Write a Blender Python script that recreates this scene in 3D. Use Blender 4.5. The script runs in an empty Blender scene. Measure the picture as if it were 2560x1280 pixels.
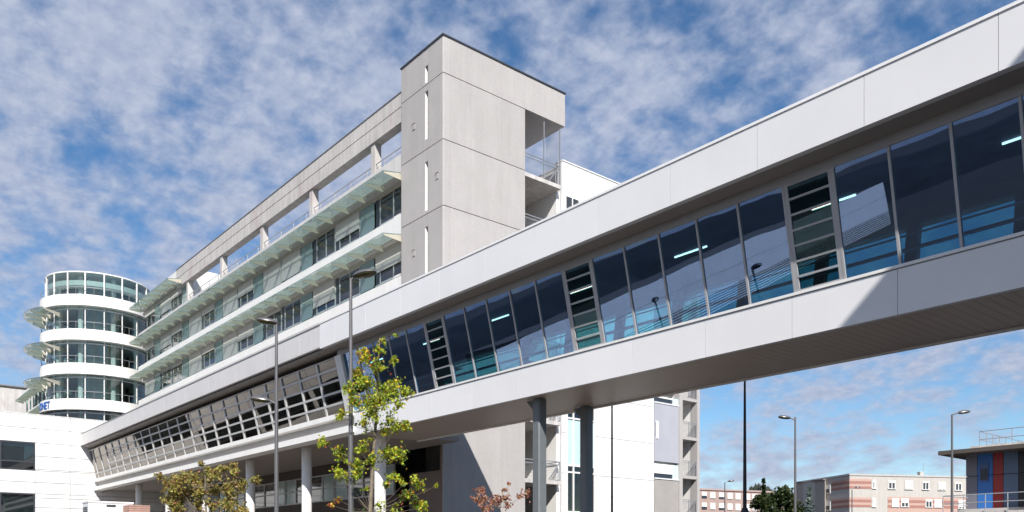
import bpy, bmesh, math, random
from mathutils import Vector, Matrix
random.seed(7)
C = bpy.context.scene.collection
scn = bpy.context.scene
R = math.radians

# ------------------------------------------------------------------ camera
# all coordinates below are relative to the eye; the ground is at z = -EYE and everything is lifted at the end
EYE = 1.6
VL, HOR = -455.0, 1385.0
F = 2078.5
_n = math.hypot(1280 - VL, F)
CA, SA = F / _n, (1280 - VL) / _n          # forward = (-CA, SA), right = (SA, CA)


def ray(px):
    s = px - 1280
    return (-CA * F + SA * s, SA * F + CA * s)


def atd(px, d):
    x, y = ray(px)
    return (x * d / F, y * d / F)


def X_on(px, Y):
    x, y = ray(px)
    return x / y * Y


def Y_on(px, X):
    x, y = ray(px)
    return y / x * X


cam = bpy.data.cameras.new('camera')
cam.sensor_width = 36.0
cam.lens = F / 2560 * 36
cam.shift_y = (HOR - 640) / 2560
cam.clip_end = 8000
cam.clip_start = 0.1
camo = bpy.data.objects.new('camera', cam)
C.objects.link(camo)
camo.location = (0, 0, EYE)
camo.rotation_euler = (R(90), 0, math.asin(CA))
scn.camera = camo

# ------------------------------------------------------------------ light
SUN = Vector((1.75, -1.0, 1.6)).normalized()
el = math.asin(SUN.z)
sl = bpy.data.lights.new('sun', 'SUN')
sl.energy = 5.0
sl.angle = R(0.5)
sl.color = (1.0, 0.955, 0.89)
slo = bpy.data.objects.new('sun', sl)
C.objects.link(slo)
slo.rotation_euler = SUN.to_track_quat('Z', 'Y').to_euler()

w = bpy.data.worlds.new('World')
scn.world = w
w.use_nodes = True
nt = w.node_tree
nt.nodes.clear()


def N(t, **k):
    n = nt.nodes.new(t)
    for a, b in k.items():
        setattr(n, a, b)
    return n


def L(a, b):
    nt.links.new(a, b)


def M_(op, a, b=None, c=None):
    n = N('ShaderNodeMath', operation=op)
    for i, q in enumerate((a, b, c)):
        if q is None:
            continue
        if isinstance(q, (int, float)):
            n.inputs[i].default_value = q
        else:
            L(q, n.inputs[i])
    return n.outputs[0]


sky = N('ShaderNodeTexSky', sky_type='NISHITA')
sky.sun_disc = False
sky.sun_elevation = el
sky.sun_rotation = math.atan2(SUN.x, SUN.y)
sky.altitude = 200
sky.air_density = 1.0
sky.dust_density = 0.1
sky.ozone_density = 2.6
tc = N('ShaderNodeTexCoord')
sep = N('ShaderNodeSeparateXYZ')
L(tc.outputs['Generated'], sep.inputs[0])
zz = M_('ADD', M_('MAXIMUM', sep.outputs[2], 0.0), 0.34)
cx = M_('DIVIDE', sep.outputs[0], zz)
cy = M_('DIVIDE', sep.outputs[1], zz)
cmb = N('ShaderNodeCombineXYZ')
L(cx, cmb.inputs[0])
L(cy, cmb.inputs[1])


def noise(scale, det, rough, dist, off):
    mp = N('ShaderNodeMapping')
    mp.inputs['Location'].default_value = off
    L(cmb.outputs[0], mp.inputs[0])
    n = N('ShaderNodeTexNoise')
    n.inputs['Scale'].default_value = scale
    n.inputs['Detail'].default_value = det
    n.inputs['Roughness'].default_value = rough
    n.inputs['Distortion'].default_value = dist
    L(mp.outputs[0], n.inputs['Vector'])
    return n.outputs['Fac']


big = noise(1.7, 2, .5, 0.2, (3.1, 1.7, 0))
mid = noise(11.5, 3.5, .52, .1, (0.3, 8.2, 0))
fin = noise(36.0, 5, .6, .1, (5.3, 2.2, 0))
leftness = M_('ADD', M_('MULTIPLY', sep.outputs[0], -SA), M_('MULTIPLY', sep.outputs[1], -CA))
bias = M_('MULTIPLY', M_('SUBTRACT', leftness, M_('MULTIPLY', sep.outputs[2], .3)), .11)
cl = M_('ADD', bias, M_('ADD', M_('ADD', M_('MULTIPLY', big, .60), M_('MULTIPLY', mid, .85)), M_('MULTIPLY', fin, .24)))
mr = N('ShaderNodeMapRange', interpolation_type='SMOOTHSTEP')
mr.inputs['From Min'].default_value = 0.60
mr.inputs['From Max'].default_value = 0.98
mr.inputs['To Min'].default_value = 0.02
mr.inputs['To Max'].default_value = 0.95
L(cl, mr.inputs['Value'])
shade = N('ShaderNodeMapRange')
shade.inputs['From Min'].default_value = .35
shade.inputs['From Max'].default_value = .65
L(fin, shade.inputs['Value'])
ccol = N('ShaderNodeMixRGB')
ccol.inputs[1].default_value = (.44, .51, .70, 1)
ccol.inputs[2].default_value = (.58, .64, .80, 1)
L(shade.outputs[0], ccol.inputs[0])
hsv = N('ShaderNodeHueSaturation')
hsv.inputs['Saturation'].default_value = 1.24
L(sky.outputs[0], hsv.inputs['Color'])
b1 = N('ShaderNodeBackground')
b1.inputs['Strength'].default_value = 0.095
L(hsv.outputs[0], b1.inputs['Color'])
b2 = N('ShaderNodeBackground')
b2.inputs['Strength'].default_value = 0.68
L(ccol.outputs[0], b2.inputs['Color'])
mx = N('ShaderNodeMixShader')
L(mr.outputs[0], mx.inputs[0])
L(b1.outputs[0], mx.inputs[1])
L(b2.outputs[0], mx.inputs[2])
wo = N('ShaderNodeOutputWorld')
L(mx.outputs[0], wo.inputs[0])

scn.view_settings.view_transform = 'Standard'
scn.view_settings.look = 'None'
scn.view_settings.exposure = 0.40
scn.view_settings.gamma = 1
scn.cycles.transparent_max_bounces = 24
scn.cycles.max_bounces = 8
scn.cycles.caustics_reflective = False
scn.cycles.caustics_refractive = False


# ------------------------------------------------------------------ materials
def pmat(name, col, rough=.6, metal=0.0, var=.06, scale=2.0, bump=0.0, bscale=40.0, streak=0.0, stain=None, speck=0.0, spec=.5, island=0.0):
    """Principled with procedural value variation, vertical streaks, stains, speckle and fine bump."""
    m = bpy.data.materials.new(name)
    m.use_nodes = True
    t = m.node_tree
    p = t.nodes['Principled BSDF']
    p.inputs['Roughness'].default_value = rough
    p.inputs['Metallic'].default_value = metal
    p.inputs['Specular IOR Level'].default_value = spec
    tcn = t.nodes.new('ShaderNodeTexCoord')

    def nz(sc, det=4, mapping=None, ro=.55):
        n = t.nodes.new('ShaderNodeTexNoise')
        n.inputs['Scale'].default_value = sc
        n.inputs['Detail'].default_value = det
        n.inputs['Roughness'].default_value = ro
        src = tcn.outputs['Object']
        if mapping:
            mp = t.nodes.new('ShaderNodeMapping')
            mp.inputs['Scale'].default_value = mapping
            t.links.new(src, mp.inputs[0])
            src = mp.outputs[0]
        t.links.new(src, n.inputs['Vector'])
        return n.outputs['Fac']

    def mul(c, fac, amount):
        r = t.nodes.new('ShaderNodeMapRange')
        r.inputs['From Min'].default_value = .3
        r.inputs['From Max'].default_value = .7
        r.inputs['To Min'].default_value = 1 - amount
        r.inputs['To Max'].default_value = 1 + amount * .6
        t.links.new(fac, r.inputs['Value'])
        mu = t.nodes.new('ShaderNodeVectorMath')
        mu.operation = 'SCALE'
        t.links.new(c, mu.inputs[0])
        t.links.new(r.outputs[0], mu.inputs['Scale'])
        return mu.outputs[0]

    rgb = t.nodes.new('ShaderNodeRGB')
    rgb.outputs[0].default_value = (*col, 1)
    c = rgb.outputs[0]
    if island:
        ge = t.nodes.new('ShaderNodeNewGeometry')
        ra = t.nodes.new('ShaderNodeMapRange')
        ra.inputs['To Min'].default_value = 1 - island
        ra.inputs['To Max'].default_value = 1 + island * .5
        t.links.new(ge.outputs['Random Per Island'], ra.inputs['Value'])
        mi_ = t.nodes.new('ShaderNodeVectorMath')
        mi_.operation = 'SCALE'
        t.links.new(c, mi_.inputs[0])
        t.links.new(ra.outputs[0], mi_.inputs['Scale'])
        c = mi_.outputs[0]
    if var:
        c = mul(c, nz(scale), var)
    if speck:
        c = mul(c, nz(scale * 14, 3), speck)
    if streak:
        c = mul(c, nz(1.0, 4, (3.2, 3.2, .22)), streak)
    if stain:
        r = t.nodes.new('ShaderNodeMapRange')
        r.inputs['From Min'].default_value = .56
        r.inputs['From Max'].default_value = .74
        t.links.new(nz(.5, 6, (1, 1, .6), .65), r.inputs['Value'])
        mm = t.nodes.new('ShaderNodeMixRGB')
        mm.inputs[2].default_value = (*stain, 1)
        t.links.new(r.outputs[0], mm.inputs[0])
        t.links.new(c, mm.inputs[1])
        c = mm.outputs[0]
    t.links.new(c, p.inputs['Base Color'])
    if bump:
        b = t.nodes.new('ShaderNodeBump')
        b.inputs['Strength'].default_value = bump
        b.inputs['Distance'].default_value = .02
        t.links.new(nz(bscale, 3), b.inputs['Height'])
        t.links.new(b.outputs[0], p.inputs['Normal'])
    return m


def gmat(name, tint, base=.06, gloss=(1, 1, 1), wave=0.0, wscale=.6, milk=0.0, milkcol=(.7, .85, .8), rough=0.0):
    """Thin architectural glass: tinted see-through, angle-dependent mirror, optional milky layer."""
    m = bpy.data.materials.new(name)
    m.use_nodes = True
    t = m.node_tree
    t.nodes.clear()
    ln = t.links.new
    tr = t.nodes.new('ShaderNodeBsdfTransparent')
    tr.inputs[0].default_value = (*tint, 1)
    gl = t.nodes.new('ShaderNodeBsdfGlossy')
    gl.inputs['Color'].default_value = (*gloss, 1)
    gl.inputs['Roughness'].default_value = rough
    lw = t.nodes.new('ShaderNodeLayerWeight')
    lw.inputs['Blend'].default_value = .5
    pw = t.nodes.new('ShaderNodeMath')
    pw.operation = 'POWER'
    ln(lw.outputs['Facing'], pw.inputs[0])
    pw.inputs[1].default_value = 4.0
    ma = t.nodes.new('ShaderNodeMath')
    ma.operation = 'MULTIPLY_ADD'
    ln(pw.outputs[0], ma.inputs[0])
    ma.inputs[1].default_value = 1 - base
    ma.inputs[2].default_value = base
    geo = t.nodes.new('ShaderNodeNewGeometry')
    inv = t.nodes.new('ShaderNodeMath')
    inv.operation = 'SUBTRACT'
    inv.inputs[0].default_value = 1
    ln(geo.outputs['Backfacing'], inv.inputs[1])
    mu = t.nodes.new('ShaderNodeMath')
    mu.operation = 'MULTIPLY'
    ln(ma.outputs[0], mu.inputs[0])
    ln(inv.outputs[0], mu.inputs[1])
    if wave:
        tcn = t.nodes.new('ShaderNodeTexCoord')
        nz = t.nodes.new('ShaderNodeTexNoise')
        nz.inputs['Scale'].default_value = wscale
        nz.inputs['Detail'].default_value = 1
        ln(tcn.outputs['Object'], nz.inputs['Vector'])
        b = t.nodes.new('ShaderNodeBump')
        b.inputs['Strength'].default_value = 1
        b.inputs['Distance'].default_value = wave
        ln(nz.outputs['Fac'], b.inputs['Height'])
        ln(b.outputs[0], gl.inputs['Normal'])
    base_sh = tr.outputs[0]
    if milk:
        df = t.nodes.new('ShaderNodeBsdfDiffuse')
        df.inputs[0].default_value = (*milkcol, 1)
        tl = t.nodes.new('ShaderNodeBsdfTranslucent')
        tl.inputs[0].default_value = (*milkcol, 1)
        a = t.nodes.new('ShaderNodeMixShader')
        a.inputs[0].default_value = .5
        ln(df.outputs[0], a.inputs[1])
        ln(tl.outputs[0], a.inputs[2])
        q = t.nodes.new('ShaderNodeMixShader')
        q.inputs[0].default_value = milk
        ln(tr.outputs[0], q.inputs[1])
        ln(a.outputs[0], q.inputs[2])
        base_sh = q.outputs[0]
    mxs = t.nodes.new('ShaderNodeMixShader')
    ln(mu.outputs[0], mxs.inputs[0])
    ln(base_sh, mxs.inputs[1])
    ln(gl.outputs[0], mxs.inputs[2])
    o = t.nodes.new('ShaderNodeOutputMaterial')
    ln(mxs.outputs[0], o.inputs[0])
    return m


def leafmat(name, col):
    m = bpy.data.materials.new(name)
    m.use_nodes = True
    t = m.node_tree
    p = t.nodes['Principled BSDF']
    p.inputs['Roughness'].default_value = .5
    oi = t.nodes.new('ShaderNodeTexCoord')
    nz = t.nodes.new('ShaderNodeTexNoise')
    nz.inputs['Scale'].default_value = 6
    t.links.new(oi.outputs['Object'], nz.inputs['Vector'])
    r = t.nodes.new('ShaderNodeMapRange')
    r.inputs['From Min'].default_value = .3
    r.inputs['From Max'].default_value = .7
    r.inputs['To Min'].default_value = .65
    r.inputs['To Max'].default_value = 1.35
    t.links.new(nz.outputs['Fac'], r.inputs['Value'])
    rgb = t.nodes.new('ShaderNodeRGB')
    rgb.outputs[0].default_value = (*col, 1)
    mu = t.nodes.new('ShaderNodeVectorMath')
    mu.operation = 'SCALE'
    t.links.new(rgb.outputs[0], mu.inputs[0])
    t.links.new(r.outputs[0], mu.inputs['Scale'])
    t.links.new(mu.outputs[0], p.inputs['Base Color'])
    tl = t.nodes.new('ShaderNodeBsdfTranslucent')
    t.links.new(mu.outputs[0], tl.inputs[0])
    mxs = t.nodes.new('ShaderNodeMixShader')
    mxs.inputs[0].default_value = .35
    t.links.new(p.outputs[0], mxs.inputs[1])
    t.links.new(tl.outputs[0], mxs.inputs[2])
    t.links.new(mxs.outputs[0], t.nodes['Material Output'].inputs[0])
    return m


def emat(name, col, st):
    m = bpy.data.materials.new(name)
    m.use_nodes = True
    p = m.node_tree.nodes['Principled BSDF']
    p.inputs['Emission Color'].default_value = (*col, 1)
    p.inputs['Emission Strength'].default_value = st
    return m


concrete = pmat('concrete', (.435, .415, .405), .85, var=.05, scale=.7, bump=.25, bscale=30, streak=.05, speck=.05, island=.05)
concrete_old = pmat('weathered_concrete', (.56, .535, .515), .9, var=.10, scale=.9, bump=.3, bscale=25, streak=.18, stain=(.44, .36, .35), speck=.08)
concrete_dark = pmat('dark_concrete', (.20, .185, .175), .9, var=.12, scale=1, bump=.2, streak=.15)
white_band = pmat('white_render', (.82, .81, .79), .6, var=.03, scale=.6, streak=.05)
white_panel = pmat('white_metal_panel', (.74, .74, .75), .42, var=.035, scale=.5, speck=.008, streak=.008, island=.03)
white_wall = pmat('white_cladding', (.80, .80, .80), .5, var=.03, scale=.4, streak=.04, island=.02)
joint_light = pmat('joint_light', (.62, .62, .64), .6)
joint_dark = pmat('joint_dark', (.10, .10, .10), .8)
gallery_panel = pmat('gallery_panel', (.62, .605, .60), .5, var=.04, scale=.5, streak=.05)
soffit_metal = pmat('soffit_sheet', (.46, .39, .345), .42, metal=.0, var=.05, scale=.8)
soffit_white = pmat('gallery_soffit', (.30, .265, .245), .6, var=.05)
frame_white = pmat('white_frame', (.72, .72, .71), .4, var=.02)
frame_grey = pmat('grey_frame', (.42, .42, .43), .45, var=.04)
frame_dark = pmat('dark_frame', (.05, .055, .065), .4, var=.05)
spandrel = pmat('navy_spandrel', (.035, .045, .06), .25, var=.05)
blind_mat = pmat('cream_blind', (.74, .71, .65), .7, var=.05, scale=1.2)
bracket_mat = pmat('cream_steel', (.48, .45, .37), .5, var=.05)
steel = pmat('grey_steel', (.30, .31, .33), .45, metal=.3, var=.06)
steel_blue = pmat('galvanised_column', (.15, .165, .175), .5, metal=.15, var=.06, scale=3)
lamp_grey = pmat('lamp_paint', (.17, .165, .17), .38, metal=.5, var=.06)
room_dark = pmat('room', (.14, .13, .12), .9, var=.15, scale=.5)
room_light = pmat('room_wall', (.55, .56, .52), .9, var=.06, scale=.4)
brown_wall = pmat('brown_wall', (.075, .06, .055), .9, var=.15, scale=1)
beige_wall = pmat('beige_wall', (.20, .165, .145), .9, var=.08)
green_glass = pmat('green_spandrel_glass', (.30, .40, .39), .12, var=.05, scale=.5)
grey_blue_panel = pmat('grey_blue_panel', (.40, .41, .46), .8, var=.06, scale=.9, speck=.05)
grey_panel = pmat('grey_rough_panel', (.36, .34, .32), .9, var=.06, scale=1.2, speck=.12, bump=.3)
mesh_steel = pmat('mesh_steel', (.38, .39, .41), .5, metal=.3)

win_glass = gmat('window_glass', (.45, .50, .50), .10)
bridge_glass = gmat('bridge_glass', (.42, .68, .78), .24, gloss=(.44, .62, 1.0), wave=.0035, wscale=.5)
bridge_back_glass = gmat('bridge_back_glass', (.58, .80, .80), .08)
louvre_glass = gmat('louvre_glass', (.20, .42, .45), .045, gloss=(.45, .75, .9))
gallery_glass = gmat('gallery_glass', (.35, .34, .33), .045, gloss=(1, .93, .86), wave=.003, wscale=.4)
rot_glass = gmat('rotunda_glass', (.74, .82, .81), .09)
canopy_glass = gmat('canopy_glass', (.72, .81, .80), .08, milk=.27, milkcol=(.27, .35, .34))
strip_light = emat('strip_light', (1, .75, .62), 4)


# ------------------------------------------------------------------ mesh builder
class MB:
    def __init__(s):
        s.v, s.f, s.mi = [], [], []

    def add(s, vs, fs, mi=0):
        o = len(s.v)
        s.v += [tuple(q) for q in vs]
        s.f += [tuple(i + o for i in f) for f in fs]
        s.mi += [mi] * len(fs)
        return s

    def box(s, x0, x1, y0, y1, z0, z1, mi=0):
        if x0 > x1: x0, x1 = x1, x0
        if y0 > y1: y0, y1 = y1, y0
        if z0 > z1: z0, z1 = z1, z0
        vs = [(x0, y0, z0), (x1, y0, z0), (x1, y1, z0), (x0, y1, z0), (x0, y0, z1), (x1, y0, z1), (x1, y1, z1), (x0, y1, z1)]
        return s.add(vs, [(3, 2, 1, 0), (4, 5, 6, 7), (0, 1, 5, 4), (1, 2, 6, 5), (2, 3, 7, 6), (3, 0, 4, 7)], mi)

    def prism_x(s, prof, x0, x1, mi=0):
        """closed profile in (y, z), extruded along x"""
        a = sum(prof[i][0] * prof[(i + 1) % len(prof)][1] - prof[(i + 1) % len(prof)][0] * prof[i][1] for i in range(len(prof)))
        if a < 0: prof = prof[::-1]
        if x0 > x1: x0, x1 = x1, x0
        n = len(prof)
        vs = [(x0, y, z) for y, z in prof] + [(x1, y, z) for y, z in prof]
        fs = [tuple(range(n - 1, -1, -1)), tuple(range(n, 2 * n))]
        fs += [(i, (i + 1) % n, (i + 1) % n + n, i + n) for i in range(n)]
        return s.add(vs, fs, mi)

    def prism_z(s, prof, z0, z1, mi=0):
        a = sum(prof[i][0] * prof[(i + 1) % len(prof)][1] - prof[(i + 1) % len(prof)][0] * prof[i][1] for i in range(len(prof)))
        if a < 0: prof = prof[::-1]
        n = len(prof)
        vs = [(x, y, z0) for x, y in prof] + [(x, y, z1) for x, y in prof]
        fs = [tuple(range(n - 1, -1, -1)), tuple(range(n, 2 * n))]
        fs += [(i, (i + 1) % n, (i + 1) % n + n, i + n) for i in range(n)]
        return s.add(vs, fs, mi)

    def tube(s, pts, rad, n=10, mi=0):
        pts = [Vector(p) for p in pts]
        if isinstance(rad, (int, float)): rad = [rad] * len(pts)
        vs, fs = [], []
        for i, p in enumerate(pts):
            d = (pts[min(i + 1, len(pts) - 1)] - pts[max(i - 1, 0)]).normalized()
            up = Vector((0, 0, 1)) if abs(d.z) < .9 else Vector((1, 0, 0))
            a = d.cross(up).normalized()
            b = a.cross(d)
            for k in range(n):
                t = 2 * math.pi * k / n
                vs.append(p + (a * math.cos(t) + b * math.sin(t)) * rad[i])
        for i in range(len(pts) - 1):
            for k in range(n):
                fs.append((i * n + k, (i + 1) * n + k, (i + 1) * n + (k + 1) % n, i * n + (k + 1) % n))
        fs.append(tuple(range(n)))
        fs.append(tuple((len(pts) - 1) * n + k for k in range(n - 1, -1, -1)))
        return s.add(vs, fs, mi)

    def bar(s, p, q, w_, h_, mi=0):
        p, q = Vector(p), Vector(q)
        d = (q - p).normalized()
        up = Vector((0, 0, 1)) if abs(d.z) < .95 else Vector((1, 0, 0))
        a = d.cross(up).normalized() * w_ / 2
        b = a.cross(d).normalized() * h_ / 2
        vs = [p - a - b, p + a - b, p + a + b, p - a + b, q - a - b, q + a - b, q + a + b, q - a + b]
        return s.add(vs, [(0, 1, 2, 3), (7, 6, 5, 4), (0, 4, 5, 1), (1, 5, 6, 2), (2, 6, 7, 3), (3, 7, 4, 0)], mi)

    def arc(s, cx, cy, r0, r1, z0, z1, a0, a1, n, mi=0):
        """annular sector solid"""
        full = abs(a1 - a0) > 6.28
        m = n if full else n + 1
        vs, fs = [], []
        for i in range(m):
            t = a0 + (a1 - a0) * i / n
            c_, s_ = math.cos(t), math.sin(t)
            vs += [(cx + r0 * c_, cy + r0 * s_, z0), (cx + r1 * c_, cy + r1 * s_, z0), (cx + r1 * c_, cy + r1 * s_, z1), (cx + r0 * c_, cy + r0 * s_, z1)]
        for i in range(n):
            j = (i + 1) % m
            for k in range(4):
                k2 = (k + 1) % 4
                fs.append((i * 4 + k, j * 4 + k, j * 4 + k2, i * 4 + k2))
        if not full:
            fs += [(0, 1, 2, 3), ((m - 1) * 4 + 3, (m - 1) * 4 + 2, (m - 1) * 4 + 1, (m - 1) * 4)]
        return s.add(vs, fs, mi)

    def build(s, name, mats, parent=None, loc=None, smooth=False, bevel=0):
        me = bpy.data.meshes.new(name)
        off = Vector((0, 0, 0))
        if parent is not None and loc is None:
            q = parent
            while q is not None:
                off += q.location
                q = q.parent
        me.from_pydata([(a - off.x, b - off.y, c - off.z) for a, b, c in s.v], [], s.f)
        if not isinstance(mats, (list, tuple)): mats = [mats]
        for m in mats: me.materials.append(m)
        me.polygons.foreach_set('material_index', s.mi)
        bm = bmesh.new()
        bm.from_mesh(me)
        bmesh.ops.recalc_face_normals(bm, faces=bm.faces) if s.recalc else None
        bm.to_mesh(me)
        bm.free()
        if smooth:
            me.polygons.foreach_set('use_smooth', [True] * len(me.polygons))
            me.set_sharp_from_angle(angle=R(40))
        me.update()
        o = bpy.data.objects.new(name, me)
        C.objects.link(o)
        if parent is not None: o.parent = parent
        if loc is not None: o.location = loc
        if bevel:
            b = o.modifiers.new('bevel', 'BEVEL')
            b.width = bevel
            b.segments = 2
            b.limit_method = 'ANGLE'
        return o
    recalc = True


def thing(name, label, cat, loc, group=None):
    o = bpy.data.objects.new(name, None)
    o.empty_display_size = .3
    C.objects.link(o)
    o.location = loc
    return tag(o, label, cat, group)


def tag(o, label, cat, group=None):
    o['label'] = label
    o['category'] = cat
    if group: o['group'] = group
    return o


def struct(o, kind='structure'):
    o['kind'] = kind
    return o


def copy_tree(o, parent=None, loc=None):
    c = o.copy()
    C.objects.link(c)
    if parent is not None: c.parent = parent
    if loc is not None: c.location = loc
    for ch in o.children: copy_tree(ch, c)
    return c


G = -EYE
# ------------------------------------------------------------------ ground
asphalt = pmat('asphalt', (.06, .055, .05), .9, var=.2, scale=.3, bump=.3, bscale=20, speck=.15)
paving = pmat('paving', (.22, .20, .18), .85, var=.12, scale=.6, bump=.2)
MB().add([(-3000, -3000, G), (3000, -3000, G), (3000, 3000, G), (-3000, 3000, G)], [(0, 1, 2, 3)]).build('ground', asphalt)
struct(bpy.data.objects['ground'])
struct(MB().box(-79, 3, 13, 24.4, G - .2, G + .12).build('pavement', paving))

# ------------------------------------------------------------------ footbridge
XB0, XB1 = -34.0, 3.9
YF, YL, YBK = 17.2, 18.6, 22.1           # fascia front, lower band front, back face
ZS, ZSILL, ZFB, ZFT = 5.37, 6.46, 9.16, 10.31
br = thing('footbridge', 'long white enclosed footbridge with slanted blue glazing crossing above on steel columns', 'bridge', (-15, 20, G))


def panel_row(x0, x1, xj, pitch, yfront, th, z0, z1, gap=.012, mb=None):
    """cladding panels with open joints; xj is one joint"""
    mb = mb or MB()
    js = []
    k = math.floor((x0 - xj) / pitch)
    while xj + k * pitch < x1:
        if xj + k * pitch > x0 + .05: js.append(xj + k * pitch)
        k += 1
    e = [x0] + js + [x1]
    for a, b in zip(e[:-1], e[1:]):
        mb.box(a + (gap / 2 if a != x0 else 0), b - (gap / 2 if b != x1 else 0), yfront, yfront + th, z0, z1)
    return mb


panel_row(XB0, XB1, -8.84, 2.64, YF, .06, ZFB, ZFT - .05).build('fascia', white_panel, br)
b = MB()
b.box(XB0, XB1, YF + .07, YF + .2, ZFB + .012, ZFT - .06)
b.build('fascia_backing', joint_light, br)
b = MB()
b.box(XB0, XB1, YF - .025, YF + .3, ZFT - .048, ZFT + .02)
b.build('coping', white_wall, br)
b = MB()
b.box(XB0 + .02, XB1, YF + .31, 23.7, ZFT - .3, ZFT - .02)
b.box(XB0 + .02, XB1, 23.5, 23.8, ZFB, ZFT - .31)
b.build('roof', white_band, br)
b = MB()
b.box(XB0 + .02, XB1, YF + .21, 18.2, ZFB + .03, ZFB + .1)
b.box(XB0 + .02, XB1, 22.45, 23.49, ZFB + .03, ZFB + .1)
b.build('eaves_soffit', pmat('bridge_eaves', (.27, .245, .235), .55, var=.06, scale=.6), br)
panel_row(-33.4, XB1, -8.78, 2.635, YL, .06, ZS, ZSILL - .07).build('parapet', white_panel, br)
b = MB()
b.box(-33.4, XB1, YL + .07, YL + .2, ZS + .012, ZSILL - .08)
b.build('parapet_backing', joint_light, br)
b = MB()
b.box(-33.4, XB1, YL - .035, YL + .14, ZSILL - .05, ZSILL + .02)
b.build('sill', frame_white, br)
b = MB()
b.box(-33.4, XB1, YBK - .14, YBK, ZS, ZSILL)
b.build('back_parapet', white_band, br)
b = MB()
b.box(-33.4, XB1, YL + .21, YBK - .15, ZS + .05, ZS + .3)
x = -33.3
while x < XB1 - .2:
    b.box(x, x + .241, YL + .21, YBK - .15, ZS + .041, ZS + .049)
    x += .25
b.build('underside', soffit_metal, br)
b = MB()
b.box(-33.4, XB1, YL + .22, YBK - .16, ZSILL - .5, ZSILL - .42)
b.build('floor', concrete_dark, br)
b = MB()
b.box(XB0 + .1, XB1, 18.21, 22.44, ZFB - .02, ZFB + .06)
b.build('ceiling', pmat('bridge_ceiling', (.05, .07, .15), .8), br)
# glass plane: bottom (YL+.02, ZSILL+.02) -> top (18.05, 8.95)
GB, GT = (YL + .05, ZSILL + .02), (18.07, 8.97)


def slant(t, off=0.0):
    """point on the leaning glass line, t from bottom to top, off outward"""
    y = GB[0] + (GT[0] - GB[0]) * t
    z = GB[1] + (GT[1] - GB[1]) * t
    dy, dz = GT[0] - GB[0], GT[1] - GB[1]
    l = math.hypot(dy, dz)
    return (y - dz / l * off, z + dy / l * off)


def slab_prof(t0, t1, o0, o1):
    return [slant(t0, o0), slant(t1, o0), slant(t1, o1), slant(t0, o1)]


b = MB()
b.box(XB0 + .1, XB1, GT[0] - .06, GT[0] + .14, GT[1] - .02, ZFB + .028)
b.build('head_rail', frame_grey, br)
PW = 1.303
edge0 = -7.42
n_lo, n_hi = 8, 20                        # windows to the right and to the left of edge0
for k in range(-n_lo, n_hi):
    xr = edge0 - PW * k
    xl = xr - PW
    o = MB().prism_x(slab_prof(0, 1, -.05, .05), xr - .03, xr + .03).build('mullion', frame_grey, br)
    if k % 6 == 2:
        q = MB()
        q.prism_x(slab_prof(0, 1, -.03, .045), xl + .032, xl + .13)
        q.prism_x(slab_prof(0, 1, -.03, .045), xr - .13, xr - .032)
        q.prism_x(slab_prof(0, .022, -.03, .045), xl + .131, xr - .131)
        q.prism_x(slab_prof(.978, 1, -.03, .045), xl + .131, xr - .131)
        for j in range(1, 7):
            q.prism_x(slab_prof(j / 7 - .0095, j / 7 + .0095, -.02, .05), xl + .131, xr - .131)
        wn = q.build('louvre_window', frame_grey, br)
        q = MB()
        for j in range(7):
            q.prism_x(slab_prof(j / 7 + .014, (j + 1) / 7 - .014, .0, .012), xl + .132, xr - .132)
        q.build('pane', louvre_glass, wn)
    else:
        dev = random.uniform(-.003, .003)
        q = MB()
        q.prism_x(slab_prof(.0, 1, .0, .016), xl + .031, xr - .031)
        q.build('window', bridge_glass, br)
# back glazing with columns and rails
b = MB()
b.prism_x([(YBK - .1, ZSILL + .02), (YBK - .08, ZSILL + .02), (22.46, 8.95), (22.44, 8.95)], -33.3, XB1 - .1)
b.build('back_window', bridge_back_glass, br)
b = MB()
for k in range(0, 15):
    x = -7.42 - 1.3 + (k - 5) * -2.61 + 6.5
    if -33 < x < XB1 - .3:
        b.prism_x([(YBK - .3, ZSILL), (YBK - .12, ZSILL), (22.42, ZFB - .03), (22.2, ZFB - .03)], x - .16, x + .16)
b.prism_x([(22.30, 8.75), (22.42, 8.75), (22.42, 9.12), (22.30, 9.12)], -33.3, XB1 - .1)
for z in (7.05, 7.9):
    b.box(-33.3, XB1 - .1, YBK - .34, YBK - .3, z, z + .07)
b.build('back_frame', frame_dark, br)
b = MB()
for z in (7.0, 7.35):
    b.tube([(-33.2, 19.3, z), (XB1 - .2, 19.3, z)], .025, 6)
b.build('handrail', steel, br)
for k in range(7):
    x = -6.0 - k * 4.6
    MB().box(x - 1.2, x, 20.18, 20.22, ZFB - .07, ZFB - .03).build('ceiling_light', strip_light, br)
# columns: steel boxes with chamfered corners and small head brackets
for yc in (19.28, 21.58):
    q = MB()
    w2, ch = .19, .05
    prof = [(-w2, -w2 + ch), (-w2 + ch, -w2), (w2 - ch, -w2), (w2, -w2 + ch), (w2, w2 - ch), (w2 - ch, w2), (-w2 + ch, w2), (-w2, w2 - ch)]
    q.prism_z([(-21.6 + a, yc + c) for a, c in prof], G, ZS + .01)
    q.add([(-21.8, yc - .04, ZS + .01), (-22.25, yc - .04, ZS + .01), (-21.8, yc - .04, ZS - .42),
           (-21.8, yc + .04, ZS + .01), (-22.25, yc + .04, ZS + .01), (-21.8, yc + .04, ZS - .42)],
          [(0, 1, 2), (5, 4, 3), (0, 2, 5, 3), (1, 0, 3, 4), (2, 1, 4, 5)])
    q.box(-21.95, -21.25, yc - .35, yc + .35, G, G + .16)
    q.build('column', steel_blue, br)

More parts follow.
